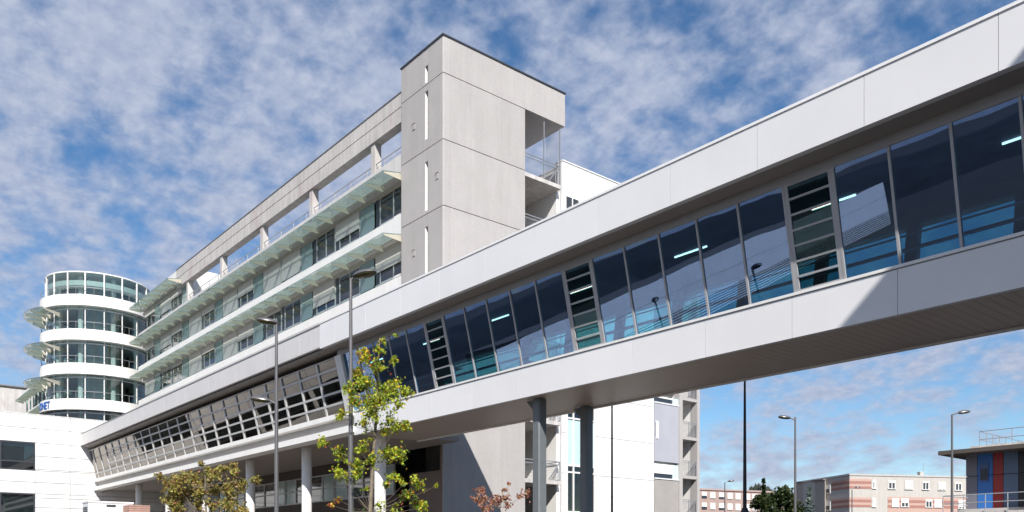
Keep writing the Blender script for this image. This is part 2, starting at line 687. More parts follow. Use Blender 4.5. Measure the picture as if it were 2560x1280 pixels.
# ------------------------------------------------------------------ glazed gallery along the hospital front
ga = thing('glazed_gallery', 'low glazed gallery with slanted gridded windows raised on round columns', 'gallery', (-56, 20, G))
XG0, XG1 = -78.9, -33.45
YGF = 17.38
panel_row(XG0, XB0 - .02, -36.4, 3.96, YGF, .06, 9.33, 10.32, .02).build('fascia', gallery_panel, ga)
b = MB()
b.box(XG0, XB0 - .02, YGF + .07, YGF + .2, 9.345, 10.3)
b.build('fascia_backing', joint_light, ga)
b = MB()
b.box(XG0, XB0 - .02, YGF - .03, YGF + .25, 10.325, 10.37)
b.build('coping', steel, ga)
b = MB()
b.box(XG0, XB0 - .02, YGF + .26, 24.8, 10.05, 10.3)
b.build('roof', concrete_dark, ga)
b = MB()
b.box(XG0, XB0 + .0, YGF + .21, 18.2, 9.2, 9.3)
x = XG0 + 2
while x < XB0 - 1:
    b.box(x, x + .06, YGF + .22, 18.05, 9.185, 9.199)
    x += 1.99
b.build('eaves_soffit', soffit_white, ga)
b = MB()
b.box(XG0, -33.42, 18.21, 24.7, 9.22, 9.3)
b.build('ceiling', pmat('gallery_ceiling', (.20, .165, .14), .9, var=.1, scale=.4), ga)
b = MB()
b.box(XG0, -33.42, 18.45, 18.95, 6.27, 6.5)
b.build('sill', white_band, ga)
b = MB()
b.box(XG0, -33.42, 18.8, 18.97, 5.82, 6.265)
b.build('recessed_band', concrete, ga)
b = MB()
b.box(XG0, -33.42, 18.42, 19.1, 5.52, 5.815)
b.build('ledge', white_band, ga)
b = MB()
b.box(XG0, -33.42, 19.11, 24.5, 5.6, 5.8)
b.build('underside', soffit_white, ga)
b = MB()
b.box(XG0, -33.42, 19.0, 24.5, 6.0, 6.2)
b.box(XG0, -33.42, 22.2, 22.3, 6.2, 9.2)
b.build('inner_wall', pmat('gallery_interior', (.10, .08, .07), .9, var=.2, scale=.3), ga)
b = MB()
b.box(-33.9, -33.46, GT[0] - .02, 18.75, 6.5, 9.2)
b2 = MB().prism_x(slab_prof(0, 1, -.25, .16), -34.0, -33.45)
b2.build('end_post', white_panel, ga)
GP = 1.99
gal_frame = pmat('gallery_frame', (.55, .55, .55), .45, var=.04)
ng = 0
x = -34.02
tm = None
while x > XG0 + 1.0:
    xl = x - GP
    if xl < XG0: xl = XG0 + .02
    wide = (ng % 1 == 0)
    q = MB()
    q.prism_x(slab_prof(.03, 1.0, -.10, .055), x - .075, x + .065)
    tall = xl < -74.5
    rows = [.0, .2, .4, .6, .8, 1.0] if not tall else [.0, .2, 1.0]
    for r_ in rows:
        q.prism_x(slab_prof(max(r_ - .019, 0), min(r_ + .019, 1.0), -.06, .05), xl + .066, x - .076)
    q.prism_x(slab_prof(.03, 1.0, -.06, .05), xl + GP / 2 - .025, xl + GP / 2 + .025) if False else None
    wn = q.build('window', gal_frame, ga)
    q = MB()
    for r0, r1 in zip(rows[:-1], rows[1:]):
        q.prism_x(slab_prof(r0 + .02, r1 - .02, -.012, .0), xl + .067, x - .077)
    q.build('pane', gallery_glass, wn)
    x = xl
    ng += 1
for k in range(6):
    xc = -33.25 - 7.47 * k
    q = MB().tube([(xc, 19.85, G), (xc, 19.85, 5.599)], .265, 32)
    q.build('column', white_band, ga, smooth=True)
# recessed ground floor wall with strip windows
b = MB()
b.box(XG0, -39.35, 24.55, 24.9, 5.0, 5.599)
b.box(XG0, -39.35, 24.55, 24.9, G, 3.3)
b.box(XG0, -74, 24.55, 24.9, 3.3, 5.0)
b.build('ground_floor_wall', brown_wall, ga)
for k in range(5):
    xr = -39.6 - 7.0 * k
    for j, (a, c) in enumerate(((0, 1.5), (1.5, 3.4), (3.4, 5.3), (5.3, 6.9))):
        q = MB()
        x1, x0 = xr - a, xr - c
        q.box(x0, x0 + .07, 24.5, 24.62, 3.3, 5.0)
        q.box(x1 - .07, x1, 24.5, 24.62, 3.3, 5.0)
        q.box(x0 + .071, x1 - .071, 24.5, 24.62, 3.3, 3.38)
        q.box(x0 + .071, x1 - .071, 24.5, 24.62, 4.12, 4.2)
        q.box(x0 + .071, x1 - .071, 24.5, 24.62, 4.92, 5.0)
        wn = q.build('ground_floor_window', frame_grey, ga)
        g_ = MB().box(x0 + .072, x1 - .072, 24.55, 24.57, 3.382, 4.118).box(x0 + .072, x1 - .072, 24.55, 24.57, 4.202, 4.918)
        g_.build('pane', green_glass if j in (0, 3) else win_glass, wn)
        if j == 1 or (j == 2 and k % 2 == 0):
            MB().box(x0 + .08, x1 - .08, 24.64, 24.68, 3.4, 4.1 if j == 2 else 4.6).build('blind', blind_mat, wn)
# entrance at the left end
b = MB()
b.box(-78.8, -70, 24.2, 24.5, 2.6, 4.4)
b.build('entrance_fascia', concrete, ga)

# ------------------------------------------------------------------ hospital main wing
ho = thing('hospital_wing', 'long four storey hospital wing with white floor bands, blinds and glass sun canopies', 'building', (-64, 30, G))
XH0, XH1 = -89.0, -39.32
YBAND, YWIN = 24.95, 25.42
parapet_mat = pmat('parapet_concrete', (.62, .60, .585), .8, var=.05, scale=.8, streak=.1)
ZB = [15.53, 18.95, 22.30]                # tops of the floor bands
for i, zt in enumerate(ZB):
    b = MB()
    if i == 0:
        b.box(XH0, XH1, YBAND, 25.9, 15.0, zt)
        b.box(XH0, XH1, YBAND + .06, 25.9, 14.94, 14.999)
        b.box(XH0, XH1, YBAND, 25.9, 10.32, 14.939)
    else:
        b.box(XH0, XH1, YBAND, 25.9, zt - 1.13, zt)
    b.build('floor_band', white_band if i < 2 else parapet_mat, ho)
b = MB()
b.box(XH0, XH1, 25.91, 36, 15.2, 15.5)
b.box(XH0, XH1, 25.91, 36, 18.6, 18.92)
b.box(XH0, -75.95, 25.91, 36, 22.0, 22.28)
b.box(XH0, XH1, 30.0, 30.2, 15.5, 18.6)
b.box(XH0, XH1, 30.0, 30.2, 18.92, 21.6)
b.box(XH0, -76.3, 30.0, 30.2, 22.28, 25.5)
b.box(XH0, XH1, 35.5, 36, G, 15.19)
k = XH0 + 5.2
while k < XH1 - 1:
    b.box(k, k + .15, 25.95, 29.99, 15.5, 18.59)
    b.box(k, k + .15, 25.95, 29.99, 18.93, 21.59)
    k += 4.0
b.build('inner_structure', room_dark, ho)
b = MB()
b.box(-75.9, XH1, 25.91, 36, 21.6, 21.95)
b.build('roof_terrace', concrete_dark, ho)
head_mat = pmat('cream_head', (.58, .55, .47), .6, var=.05)
# head strips above the windows (cream steel, carries the canopy brackets)
for zt in (18.95 - 1.13, 22.30 - 1.13, 25.5 - 1.0):
    x1 = XH1 if zt < 24 else -76.0
    MB().box(XH0, x1, YWIN - .06, YWIN + .12, zt - .24, zt - .002).build('head_strip', head_mat, ho)


def sash(w_, h_, drop, parent, x0, z0, y):
    """one window unit: dark stile, fixed light, opening light, external blind"""
    q = MB()
    fw = .07
    q.box(x0, x0 + .45, y, y + .05, z0 + .34, z0 + h_, 1)
    q.box(x0, x0 + w_, y - .02, y + .05, z0, z0 + .28, 1)
    q.box(x0, x0 + w_, y - .05, y + .08, z0 + .281, z0 + .339)
    xs = [x0 + .451, x0 + .451 + (w_ - .52) * .52, x0 + w_ - .07]
    for xx in xs:
        q.box(xx, xx + fw, y - .01, y + .07, z0 + .34, z0 + h_)
    for a, c in zip(xs[:-1], xs[1:]):
        q.box(a + fw + .001, c - .001, y - .01, y + .07, z0 + .34, z0 + .42)
        q.box(a + fw + .001, c - .001, y - .01, y + .07, z0 + h_ - .07, z0 + h_)
    wn = q.build('window', [frame_white, spandrel], parent)
    q = MB()
    for a, c in zip(xs[:-1], xs[1:]):
        q.box(a + fw + .002, c - .002, y + .02, y + .035, z0 + .421, z0 + h_ - .071)
    q.build('pane', win_glass, wn)
    if drop > .02:
        zb = z0 + h_ - (h_ - .34) * drop
        q = MB()
        q.box(x0 + .03, x0 + w_ - .03, y - .055, y - .035, zb, z0 + h_)
        q.box(x0 + .03, x0 + w_ - .03, y - .065, y - .03, zb - .05, zb - .001)
        q.build('blind', blind_mat, wn)
    return wn


DROPS = {0: [.55, 0, .7, 0, .08, .5, 1, .25, 1, .15, .1, .9, .3, .6],
         1: [0, .62, 0, .92, .96, .5, .95, .3, 1, .35, .75, .3, .9, .6],
         2: [.35, .75, .3, .3]}
for row, z0 in enumerate(ZB):
    h_ = 18.95 - 1.13 - .24 - 15.53
    wi = 0
    xs = []
    if row < 2:
        sash(3.35, h_, DROPS[row][0], ho, -43.05, z0 + .01, YWIN)
        wi = 1
    for n in range(6):
        gx = -44.05 - 8.05 * n
        if row == 2 and gx > -75: continue
        if gx - .8 > XH0:
            q = MB()
            q.box(gx - .8, gx + .8, YWIN - .03, YWIN + .03, z0 + .34, z0 + h_)
            q.box(gx - .8, gx + .8, YWIN - .03, YWIN + .03, z0 + .01, z0 + .31)
            q.build('green_panel', green_glass, ho)
        for a in (gx - .85 - 3.1, gx - .85 - 6.25):
            if a < XH0 - .2: continue
            sash(3.05, h_, DROPS[row][min(wi, len(DROPS[row]) - 1)], ho, a, z0 + .01, YWIN)
            wi += 1
    if row == 2:
        MB().box(XH0, -83.0, YWIN + .5, YWIN + .6, z0, z0 + h_).build('inner_panel', room_dark, ho)


# glass sun canopies on triangular brackets
def bracket_mesh(x, yb, zb, out, depth=.36, t=.035):
    q = MB()
    pr = [(yb, zb + .02), (yb, zb - depth), (yb - .12, zb - depth), (yb - out + .05, zb - .27), (yb - out + .05, zb - .2)]
    q.prism_x(pr, x - t / 2, x + t / 2)
    return q


for row, (zc, xa, xb) in enumerate(((17.78, -87.9, -39.4), (21.2, -87.9, -39.4), (24.62, -87.9, -76.0))):
    q = MB()
    n = round((xb - xa) / 2.02)
    p_ = (xb - xa) / n
    for k in range(n):
        q.prism_x([(24.93, zc - .02), (23.7, zc - .235), (23.7, zc - .205), (24.93, zc + .01)], xa + p_ * k + .012, xa + p_ * (k + 1) - .012)
    ca = q.build('sun_canopy', canopy_glass, ho)
    MB().tube([(xa, 24.8, zc - .1), (xb, 24.8, zc - .1)], .035, 8).build('rail', bracket_mat, ca)
    for k in range(n + 1):
        bracket_mesh(xa + p_ * k + (.03 if k == 0 else -.03 if k == n else 0), 24.94, zc - .06, 1.2).build('bracket', bracket_mat, ca)
# roof beam on pillars
b = MB()
b.box(-77.5, XH1, 24.98, 25.55, 24.99, 25.76)
b.box(-77.5, XH1, 25.03, 25.5, 24.93, 24.989)
b.box(-77.5, XH1, 24.98, 25.55, 24.12, 24.929)
b.build('roof_beam', concrete_old, ho)
MB().box(-77.5, XH1, 24.94, 25.6, 25.762, 25.81).build('beam_coping', steel, ho)
for k in range(5):
    xc = -42.8 - 8 * k
    MB().box(xc - .22, xc + .22, 25.06, 25.5, 21.95, 24.119).build('pillar', concrete_old, ho)
# penthouse end wall and roof
b = MB()
b.box(-76.3, -75.95, 25.62, 33, 21.96, 23.9)
b.box(-76.3, -75.95, 25.62, 33, 23.94, 25.72)
b.box(XH0, -76.31, 25.62, 33, 25.4, 25.7)
b.box(XH0, -77.51, 25.0, 25.61, 24.63, 25.7)
b.build('penthouse_wall', white_band, ho)
q = MB()
q.tube([(-75.8, 25.15, 22.86), (XH1, 25.15, 22.86)], .03, 8)
q.tube([(-75.8, 25.15, 22.6), (XH1, 25.15, 22.6)], .015, 6)
k = -75.6
while k < XH1:
    q.box(k - .02, k + .02, 25.13, 25.17, 22.3, 22.86)
    k += 2.0
q.build('railing', frame_grey, ho)

# ------------------------------------------------------------------ stair tower
to = thing('stair_tower', 'tall pale concrete stair tower with slit windows and open landings', 'tower', (-37.3, 29, G))
TX0, TX1, TY0, TY1 = -39.3, -35.3, 24.82, 33.5
JZ = [25.0 + 3.44 * 0 - .06 - 3.44 * i for i in range(6)]     # joints
segs = [(26.85, JZ[0])] + list(zip(JZ[:-1], JZ[1:])) + [(JZ[-1], G)]
g2 = .022
slot_x = (-36.97, -36.67)
slots = [(25.95, 25.05), (24.6, 22.05), (20.85, 18.25), (17.4, 14.8), (14.0, 11.4)]
q = MB()
for (zt, zb) in segs:
    z1, z0 = zt - g2 * (zt < 26.8), zb + g2 * (zb > 0)
    front_low = 6.3
    if zb < 5.0:
        z0 = max(z0, front_low) if zt > front_low else None
    if z0 is not None and z1 > z0:
        q.box(TX0, slot_x[0], TY0, TY0 + .45, z0, z1)
        q.box(slot_x[1], TX1 - .06, TY0, TY0 + .45, z0, z1)
        cut = sorted([(max(b_, z0), min(a_, z1)) for a_, b_ in slots if a_ > z0 and b_ < z1])
        zc = z0
        for b_, a_ in cut:
            if b_ > zc: q.box(slot_x[0], slot_x[1], TY0 + .003, TY0 + .45, zc, b_)
            zc = a_
        if zc < z1: q.box(slot_x[0], slot_x[1], TY0 + .003, TY0 + .45, zc, z1)
    # side wall
    z0s = zb + g2 * (zb > G)
    yend = TY1 if zt > 26.8 else 30.42
    q.box(TX1 - .45, TX1, TY0 + .455, 28.74, z0s, z1)
    q.box(TX1 - .455, TX1 - .004, 28.75, yend, z0s, z1)
    # slightly rounded corner strip
    q.prism_z([(TX1 - .061, TY0 + .002), (TX1 - .03, TY0 + .008), (TX1 - .006, TY0 + .05), (TX1 - .003, TY0 + .45), (TX1 - .061, TY0 + .45)], (z0 if z0 is not None and zb >= 5 else max(z0s, G)), z1)
q.build('wall', concrete, to)
b = MB()
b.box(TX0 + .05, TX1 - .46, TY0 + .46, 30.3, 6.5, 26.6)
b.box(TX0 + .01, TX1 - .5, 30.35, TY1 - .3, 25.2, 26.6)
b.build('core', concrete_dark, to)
b = MB()
b.box(TX0 - .06, TX1 + .05, TY0 - .05, TY1 + .05, 26.852, 26.93)
b.build('coping', frame_dark, to)
b = MB()   # top block underside and back
b.box(TX0, TX1 - .46, 30.31, TY1, 24.96, 25.19)
b.box(TX0, TX1 - .46, TY1 - .25, TY1, 25.2, 26.8)
b.build('top_block', concrete, to)
b = MB()
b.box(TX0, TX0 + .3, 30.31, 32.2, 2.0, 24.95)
b.build('landing_wall', pmat('landing_concrete_shaded', (.30, .27, .255), .9, var=.12, scale=.8, streak=.1), to)  # concrete colour darkened to stand for shade under the landing ceiling
b = MB()
b.box(TX0, TX1 - .46, 33.25, 33.5, G, 21.3)
b.build('landing_back_wall', white_band, to)
for i in range(6):
    zf = 21.45 - 3.44 * i
    q = MB()
    q.box(TX0 + .31, TX1 - .02, 30.44, 33.2, zf - .22, zf)
    ld = q.build('landing', concrete_old, to)
    q = MB()
    xx = TX1 - .06
    for zr in (1.1, .92):
        q.bar((xx, 30.46, zf + zr), (xx, 33.15, zf + zr), .04, .05)
    q.bar((xx, 33.15, zf + .05), (TX0 + 1.6, 33.15, zf + .05), .03, .04)
    q.bar((xx, 33.15, zf + 1.1), (TX0 + 1.6, 33.15, zf + 1.1), .04, .05)
    for yy in (31.9, 33.15):
        q.box(xx - .025, xx + .025, yy - .025, yy + .025, zf, zf + (3.3 if i == 0 else 1.1))
    for j in range(9):
        q.bar((xx, 30.46, zf + .08 + j * .095), (xx, 33.12, zf + .08 + j * .095), .008, .012)
    q.bar((xx, 33.1, zf + 1.05), (xx, 32.3, zf + .05), .03, .05)
    q.build('railing', steel, ld)
q = MB()
for j in range(22):
    q.bar((TX1 - 1.3, 33.18, 22.6 + j * .105), (TX1 - .07, 33.18, 22.6 + j * .105), .006, .01)
for j in range(12):
    q.bar((TX1 - 1.25 + j * .105, 33.18, 21.5), (TX1 - 1.25 + j * .105, 33.18, 24.9), .006, .008)
q.build('safety_mesh', mesh_steel, to)
q = MB()
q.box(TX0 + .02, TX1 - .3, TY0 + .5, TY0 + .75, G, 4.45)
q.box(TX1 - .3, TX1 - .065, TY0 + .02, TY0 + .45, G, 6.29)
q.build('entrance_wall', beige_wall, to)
q = MB()
q.box(TX0 + .02, TX1 - .5, TY0 + 1.6, TY0 + 1.8, 4.3, 6.5)
q.build('opening_back', joint_dark, to)
q = MB()
for a_, b_ in slots:
    q.box(slot_x[0] + .001, slot_x[0] + .02, TY0 + .03, TY0 + .44, b_, a_)
q.build('slot_lining', white_wall, to)
# small square vents on the front
vent_mat = pmat('vent_grey', (.40, .38, .37), .7)
for px, py in ((1035, 317), (1093, 440), (1035, 633)):
    xc = X_on(px, TY0)
    zc = (HOR - py) * TY0 / ray(px)[1]
    q = MB()
    q.box(xc - .12, xc + .12, TY0 - .03, TY0 - .001, zc - .16, zc + .16)
    q.box(xc - .16, xc + .16, TY0 - .05, TY0 - .001, zc + .161, zc + .2)
    q.build('vent', vent_mat, to)

# ------------------------------------------------------------------ rear white block and balcony block
XR = -35.6
re_ = thing('rear_white_block', 'white panelled block behind the concrete tower with a tall glazed strip', 'building', (XR - 5, 38, G))
YW0, YW1 = 33.55, 41.75
q = MB()
zt = 23.1
zl = [23.1] + [21.5 - 2.39 * i for i in range(9)] + [G]
ycuts = [YW0, 35.0, 37.6, 40.0, YW1]
GLY0, GLY1 = Y_on(1417, XR), Y_on(1487, XR)
for a, c in zip(zl[:-1], zl[1:]):
    if a > 10:
        ys = [YW0, 36.0, 38.9, YW1]
        pr = list(zip(ys[:-1], ys[1:]))
    else:
        pr = [(YW0, GLY0), (GLY1, 39.0), (39.0, YW1)]
    for y0, y1 in pr:
        q.box(XR - .08, XR, y0 + .012, y1 - .012, c + .015, a - .015)
q.build('cladding', white_wall, re_)
q = MB()
q.box(XR - .6, XR - .085, YW0, YW1, 9.6, 23.05)
q.box(XR - .6, XR - .085, YW0, GLY0, G, 9.59)
q.box(XR - .6, XR - .085, GLY1, YW1, G, 9.59)
q.box(XR - 8, XR - .61, YW0 + .1, YW1 - .1, 22.7, 23.0)
q.box(XR - 8, XR - .61, YW1 - .3, YW1 - .05, G, 22.69)
q.build('backing_wall', joint_light, re_)
MB().box(XR - .7, XR + .04, YW0, YW1 + .04, 23.101, 23.18).build('coping', frame_white, re_)
q = MB()
gz = [9.55, 8.05, 5.25, 4.85, 2.5, .3, G]
gy = [GLY0 + .02, GLY0 + .55, GLY1 - .02]
for y in gy:
    q.box(XR - .12, XR + .02, y - .05, y + .05, G, 9.58)
for z in gz:
    for a, c in zip(gy[:-1], gy[1:]):
        q.box(XR - .12, XR + .015, a + .051, c - .051, z - .05, z + .05)
wn = q.build('window', frame_white, re_)
q = MB()
for i, (a, c) in enumerate(zip(gz[:-1], gz[1:])):
    for y0, y1 in zip(gy[:-1], gy[1:]):
        q.box(XR - .06, XR - .045, y0 + .052, y1 - .052, c + .052, a - .052, 1 if i == 1 else 0)
q.build('pane', [win_glass, pmat('pale_blue_glass', (.50, .66, .68), .15)], wn)
MB().box(XR - 2.6, XR - 2.5, YW0, 38, G, 9.5).build('inner_wall', pmat('stair_green', (.42, .43, .30), .9, var=.15), re_)
y0, y1 = Y_on(1413, XR), Y_on(1448, XR)
q = MB()
zc = (HOR - 512) * XR / ray(1425)[0]
for (a, c) in ((y0, y0 + .07), ((y0 + y1) / 2 - .04, (y0 + y1) / 2 + .04), (y1 - .07, y1)):
    q.box(XR - .01, XR + .03, a, c, zc - .9, zc + .42)
q.box(XR - .01, XR + .03, y0, y1, zc + .421, zc + .5)
wn = q.build('window', frame_white, re_)
MB().box(XR + .002, XR + .012, y0 + .071, y1 - .071, zc - .9, zc + .419).build('pane', frame_dark, wn)

ba = thing('balcony_block', 'grey concrete block with stacked open balconies at its corner', 'building', (XR - 4, 45, G))
XQ = XR + .05
yb0, yb1, yb2 = YW1 + .02, Y_on(1697, XQ), Y_on(1748, XQ)


def zq(py, px):
    return (HOR - py) * XQ / ray(px)[0]


q = MB()
q.box(XQ - .3, XQ - .01, yb0, yb1, zq(1155, 1665), zq(1010, 1665))
q.build('upper_panel', grey_blue_panel, ba)
q = MB()
q.box(XQ - .3, XQ - .02, yb0, yb1, G, zq(1197, 1665))
q.build('lower_panel', grey_panel, ba)
for pt, pb in ((1156, 1196), (988, 1008), (820, 850)):
    q = MB()
    z1, z0 = zq(pt, 1665), zq(pb, 1665)
    q.box(XQ - .22, XQ - .08, yb0, yb1 - .55, z0 + .3, z1 - .12)
    wn = q.build('window_band', white_wall, ba)
    MB().box(XQ - .22, XQ - .12, yb0, yb1 - .55, z0, z0 + .299).build('pane', spandrel, wn)
    MB().box(XQ - .2, XQ - .05, yb1 - .549, yb1, z0, z1 - .12).build('side_pane', pmat('pale_green_glass', (.6, .75, .75), .15), wn)
    MB().box(XQ - .3, XQ + .03, yb0, yb1, z0 - .08, z0 - .001).build('sill', white_wall, wn)
q = MB()
q.box(XQ - .3, XQ - .01, yb0, yb1, zq(1008, 1665) + 2.0, 20)
q.build('top_wall', grey_blue_panel, ba)
# window in the grey blue panel
ya, yc = Y_on(1633, XQ), Y_on(1646, XQ)
q = MB()
z1, z0 = zq(1052, 1640), zq(1096, 1640)
q.box(XQ - .02, XQ + .03, ya + .25, yc, z0, z0 + .07)
q.box(XQ - .02, XQ + .03, ya + .25, yc, z1 - .07, z1)
q.box(XQ - .02, XQ + .03, yc - .25, yc, z0 + .071, z1 - .071)
wn = q.build('window', white_wall, ba)
MB().box(XQ - .015, XQ + .01, ya + .25, yc - .251, z0 + .071, z1 - .071).build('pane', spandrel, wn)
q = MB()
q.box(XQ - .4, XQ + .05, yb1 + .01, yb1 + .35, G, 20)
q.build('pier', concrete, ba)
q = MB()
q.box(XQ - .5, XQ + .05, yb2 - .28, yb2, G, 20)
q.build('corner_pier', concrete, ba)
q = MB()
q.box(XQ - 2.6, XQ - 2.4, yb1 + .1, yb2, G, 20)
q.box(XQ - 2.39, XQ - .51, yb2 - .25, yb2 - .05, G, 20)
q.box(XQ - 9, XQ - 2.61, yb0, yb2, G, 20)
q.build('recess_wall', white_band, ba)
dzf = zq(1093, 1725) - zq(1190, 1725)
for i in range(7):
    zf = zq(1190, 1725) + dzf * (i - 1)
    q = MB().box(XQ - 2.39, XQ + .02, yb1 + .36, yb2 - .29, zf - .2, zf)
    ld = q.build('balcony', concrete, ba)
    q = MB()
    for zr in (1.0, .9):
        q.bar((XQ - .02, yb1 + .36, zf + zr), (XQ - .02, yb2 - .29, zf + zr), .03, .04)
    for j in range(10):
        q.bar((XQ - .02, yb1 + .36, zf + .06 + j * .085), (XQ - .02, yb2 - .29, zf + .06 + j * .085), .01, .02)
    for yy in (yb1 + .38, (yb1 + yb2) / 2, yb2 - .31):
        q.box(XQ - .04, XQ, yy - .02, yy + .02, zf, zf + 1.0)
    q.bar((XQ - .02, yb2 - .35, zf + .9), (XQ - .02, yb2 - 1.0, zf + .1), .02, .04)
    q.build('railing', steel, ld)

# ------------------------------------------------------------------ rotunda
rx, ry = atd(247, 0)
_u = Vector(ray(247)).normalized()
RC = _u * 98.6
RR = 5.47
face = math.atan2(-_u.y, -_u.x)           # angle towards the camera
ro = thing('glass_rotunda', 'round glazed tower with white curved balcony bands at the far end', 'tower', (RC.x, RC.y, G))
DZ = .18
tops = [15.53 + DZ - .2, 18.95 + DZ - .05, 22.3 + DZ, 25.75 + DZ]
for i, zt in enumerate(tops):
    q = MB()
    q.arc(RC.x, RC.y, RR - .5, RR, zt - 1.08, zt, 0, 2 * math.pi, 96)
    bd = q.build('balcony_band', white_band, ro, smooth=True)
    if i == 0: sign_band = bd
    q = MB()
    rr = RR - .12
    n = 96
    q.arc(RC.x, RC.y, rr - .02, rr + .02, zt + .72, zt + .76, 0, 2 * math.pi, 96)
    for k in range(20):
        t = 2 * math.pi * k / 20
        q.box(RC.x + rr * math.cos(t) - .015, RC.x + rr * math.cos(t) + .015, RC.y + rr * math.sin(t) - .015, RC.y + rr * math.sin(t) + .015, zt, zt + .72)
    q.build('railing', steel, ro)
    MB().arc(RC.x, RC.y, .2, RR - .51, zt - .5, zt - .1, 0, 2 * math.pi, 64).build('floor_slab', white_band, ro)
lev = [(11.5, tops[0] - 1.08)] + [(tops[i], tops[i + 1] - 1.08) for i in range(3)] + [(tops[3], 28.25)]
for i, (z0, z1) in enumerate(lev):
    rg = RR - .55
    q = MB().arc(RC.x, RC.y, rg - .02, rg, z0 + .02, z1 - .02, 0, 2 * math.pi, 96)
    gw = q.build('glass_wall', rot_glass, ro, smooth=True)
    q = MB()
    for k in range(18):
        t = face + .1 + 2 * math.pi * k / 18
        cx_, cy_ = RC.x + (rg + .04) * math.cos(t), RC.y + (rg + .04) * math.sin(t)
        MB().tube([(cx_, cy_, z0), (cx_, cy_, z1)], .075 if i == 4 else .055, 8).build('mullion', frame_white, gw)
    if i < 4:
        q.arc(RC.x, RC.y, rg - .05, rg + .06, z1 - .3, z1 - .22, 0, 2 * math.pi, 96)
        q.build('transom', frame_white, gw)
    for k in range(8):
        t = face + .35 + 2 * math.pi * k / 8
        cx_, cy_ = RC.x + (rg - 1.0) * math.cos(t), RC.y + (rg - 1.0) * math.sin(t)
        MB().tube([(cx_, cy_, z0 - .1), (cx_, cy_, z1 + .5 if i < 4 else z1 - .05)], .24, 16).build('column', white_band, ro, smooth=True)
    MB().arc(RC.x, RC.y, 1.9, 2.1, z0 - .1, z1 + (.5 if i < 4 else -.1), face - 1.9, face + 1.5, 40).build('core_wall', room_light if i == 4 else pmat('rotunda_core', (.42, .46, .44), .8, var=.3, scale=.5), ro)
MB().arc(RC.x, RC.y, .1, RR - .45, 28.251, 28.38, 0, 2 * math.pi, 96).build('roof', frame_white, ro, smooth=True)
MB().arc(RC.x, RC.y, RR - 1.6, RR - .62, 27.0, 27.5, 0, 2 * math.pi, 64).build('roof_beam', white_band, ro)
for zc in (17.6, 21.05, 24.5):
    a0, a1 = face - R(168), face - R(46)
    q = MB().arc(RC.x, RC.y, RR - .1, RR + 1.45, zc - .2, zc - .17, a0, a1, 48)
    ca = q.build('sun_canopy', canopy_glass, ro)
    q = MB().arc(RC.x, RC.y, RR + 1.4, RR + 1.45, zc - .165, zc - .13, a0, a1, 48)
    q.build('rim', steel, ca)
    for k in range(8):
        t = a0 + (a1 - a0) * k / 7
        u = Vector((math.cos(t), math.sin(t), 0))
        c0 = Vector((RC.x, RC.y, 0))
        q = MB()
        p0, p1 = c0 + u * (RR - .55), c0 + u * (RR + 1.3)
        n_ = Vector((-u.y, u.x, 0)) * .03
        pts = [p0 + Vector((0, 0, zc - .22)), p0 + Vector((0, 0, zc - .65)), p1 + Vector((0, 0, zc - .32)), p1 + Vector((0, 0, zc - .22))]
        q.add([p - n_ for p in pts] + [p + n_ for p in pts], [(0, 1, 2, 3), (7, 6, 5, 4), (0, 4, 5, 1), (1, 5, 6, 2), (2, 6, 7, 3), (3, 7, 4, 0)])
        q.build('bracket', bracket_mat, ca)
# blue lettering wrapped round the lowest band
fc = bpy.data.curves.new('lettering', 'FONT')
fc.body = 'IONET'
fc.size = 1.05
fc.extrude = .02
fc.offset = .012
fo = bpy.data.objects.new('lettering_source', fc)
C.objects.link(fo)
bpy.context.view_layer.update()
me = bpy.data.meshes.new_from_object(fo.evaluated_get(bpy.context.evaluated_depsgraph_get()))
bpy.data.objects.remove(fo)
xm = max(v.co.x for v in me.vertices)
for v in me.vertices:
    t = face - R(53.0) + (v.co.x - xm) * .8 / RR
    r_ = RR + .045 + v.co.z
    z = tops[0] - 1.08 + .17 + v.co.y
    v.co = (r_ * math.cos(t), r_ * math.sin(t), z - G)
me.materials.append(pmat('sign_blue', (.03, .12, .42), .4))
lo = bpy.data.objects.new('lettering', me)
C.objects.link(lo)
lo.parent = sign_band

# ------------------------------------------------------------------ far wing and concrete block beyond the rotunda
fw = thing('far_wing', 'distant wing with a glass canopy row left of the round glazed tower', 'building', (-125, 30, G))
q = MB()
for zt in (18.95, 22.3):
    q.box(-152, -99, 25.2, 26, zt - 1.1, zt)
q.box(-152, -99, 25.3, 26, 25.0, 26.0)
q.build('floor_band', white_band, fw)
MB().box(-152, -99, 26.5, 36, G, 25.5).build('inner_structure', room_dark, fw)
for zt in (18.95, 22.3):
    q = MB()
    for k in range(18):
        q.box(-151.5 + k * 2.9, -151.3 + k * 2.9, 25.5, 25.7, zt, zt + 2.3)
    q.build('window_frame', green_glass, fw)
for zc in (24.6, 21.3):
    q = MB()
    for k in range(25):
        q.prism_x([(25.2, zc - .03), (24.0, zc - .25), (24.0, zc - .22), (25.2, zc)], -152 + k * 2.02 + .03, -152 + k * 2.02 + 1.99)
    ca = q.build('sun_canopy', canopy_glass, fw)
    for k in range(26):
        bracket_mesh(-152 + k * 2.02, 25.25, zc - .06, 1.2, .55, .08).build('bracket', bracket_mat, ca)
cb = thing('concrete_block', 'grey concrete end block at the far left above the white annex', 'building', (-170, 40, G))
q = MB()
q.box(-185, -160, 22, 50, G, 22.9)
q.box(-185, -160.2, 22.2, 50, 22.95, 27.9)
q.box(-185, -166, 12, 21.9, G, 26.5)
q.build('wall', concrete_old, cb)
MB().box(-185.2, -159.9, 21.9, 50, 27.905, 28.1).build('coping', concrete_dark, cb)

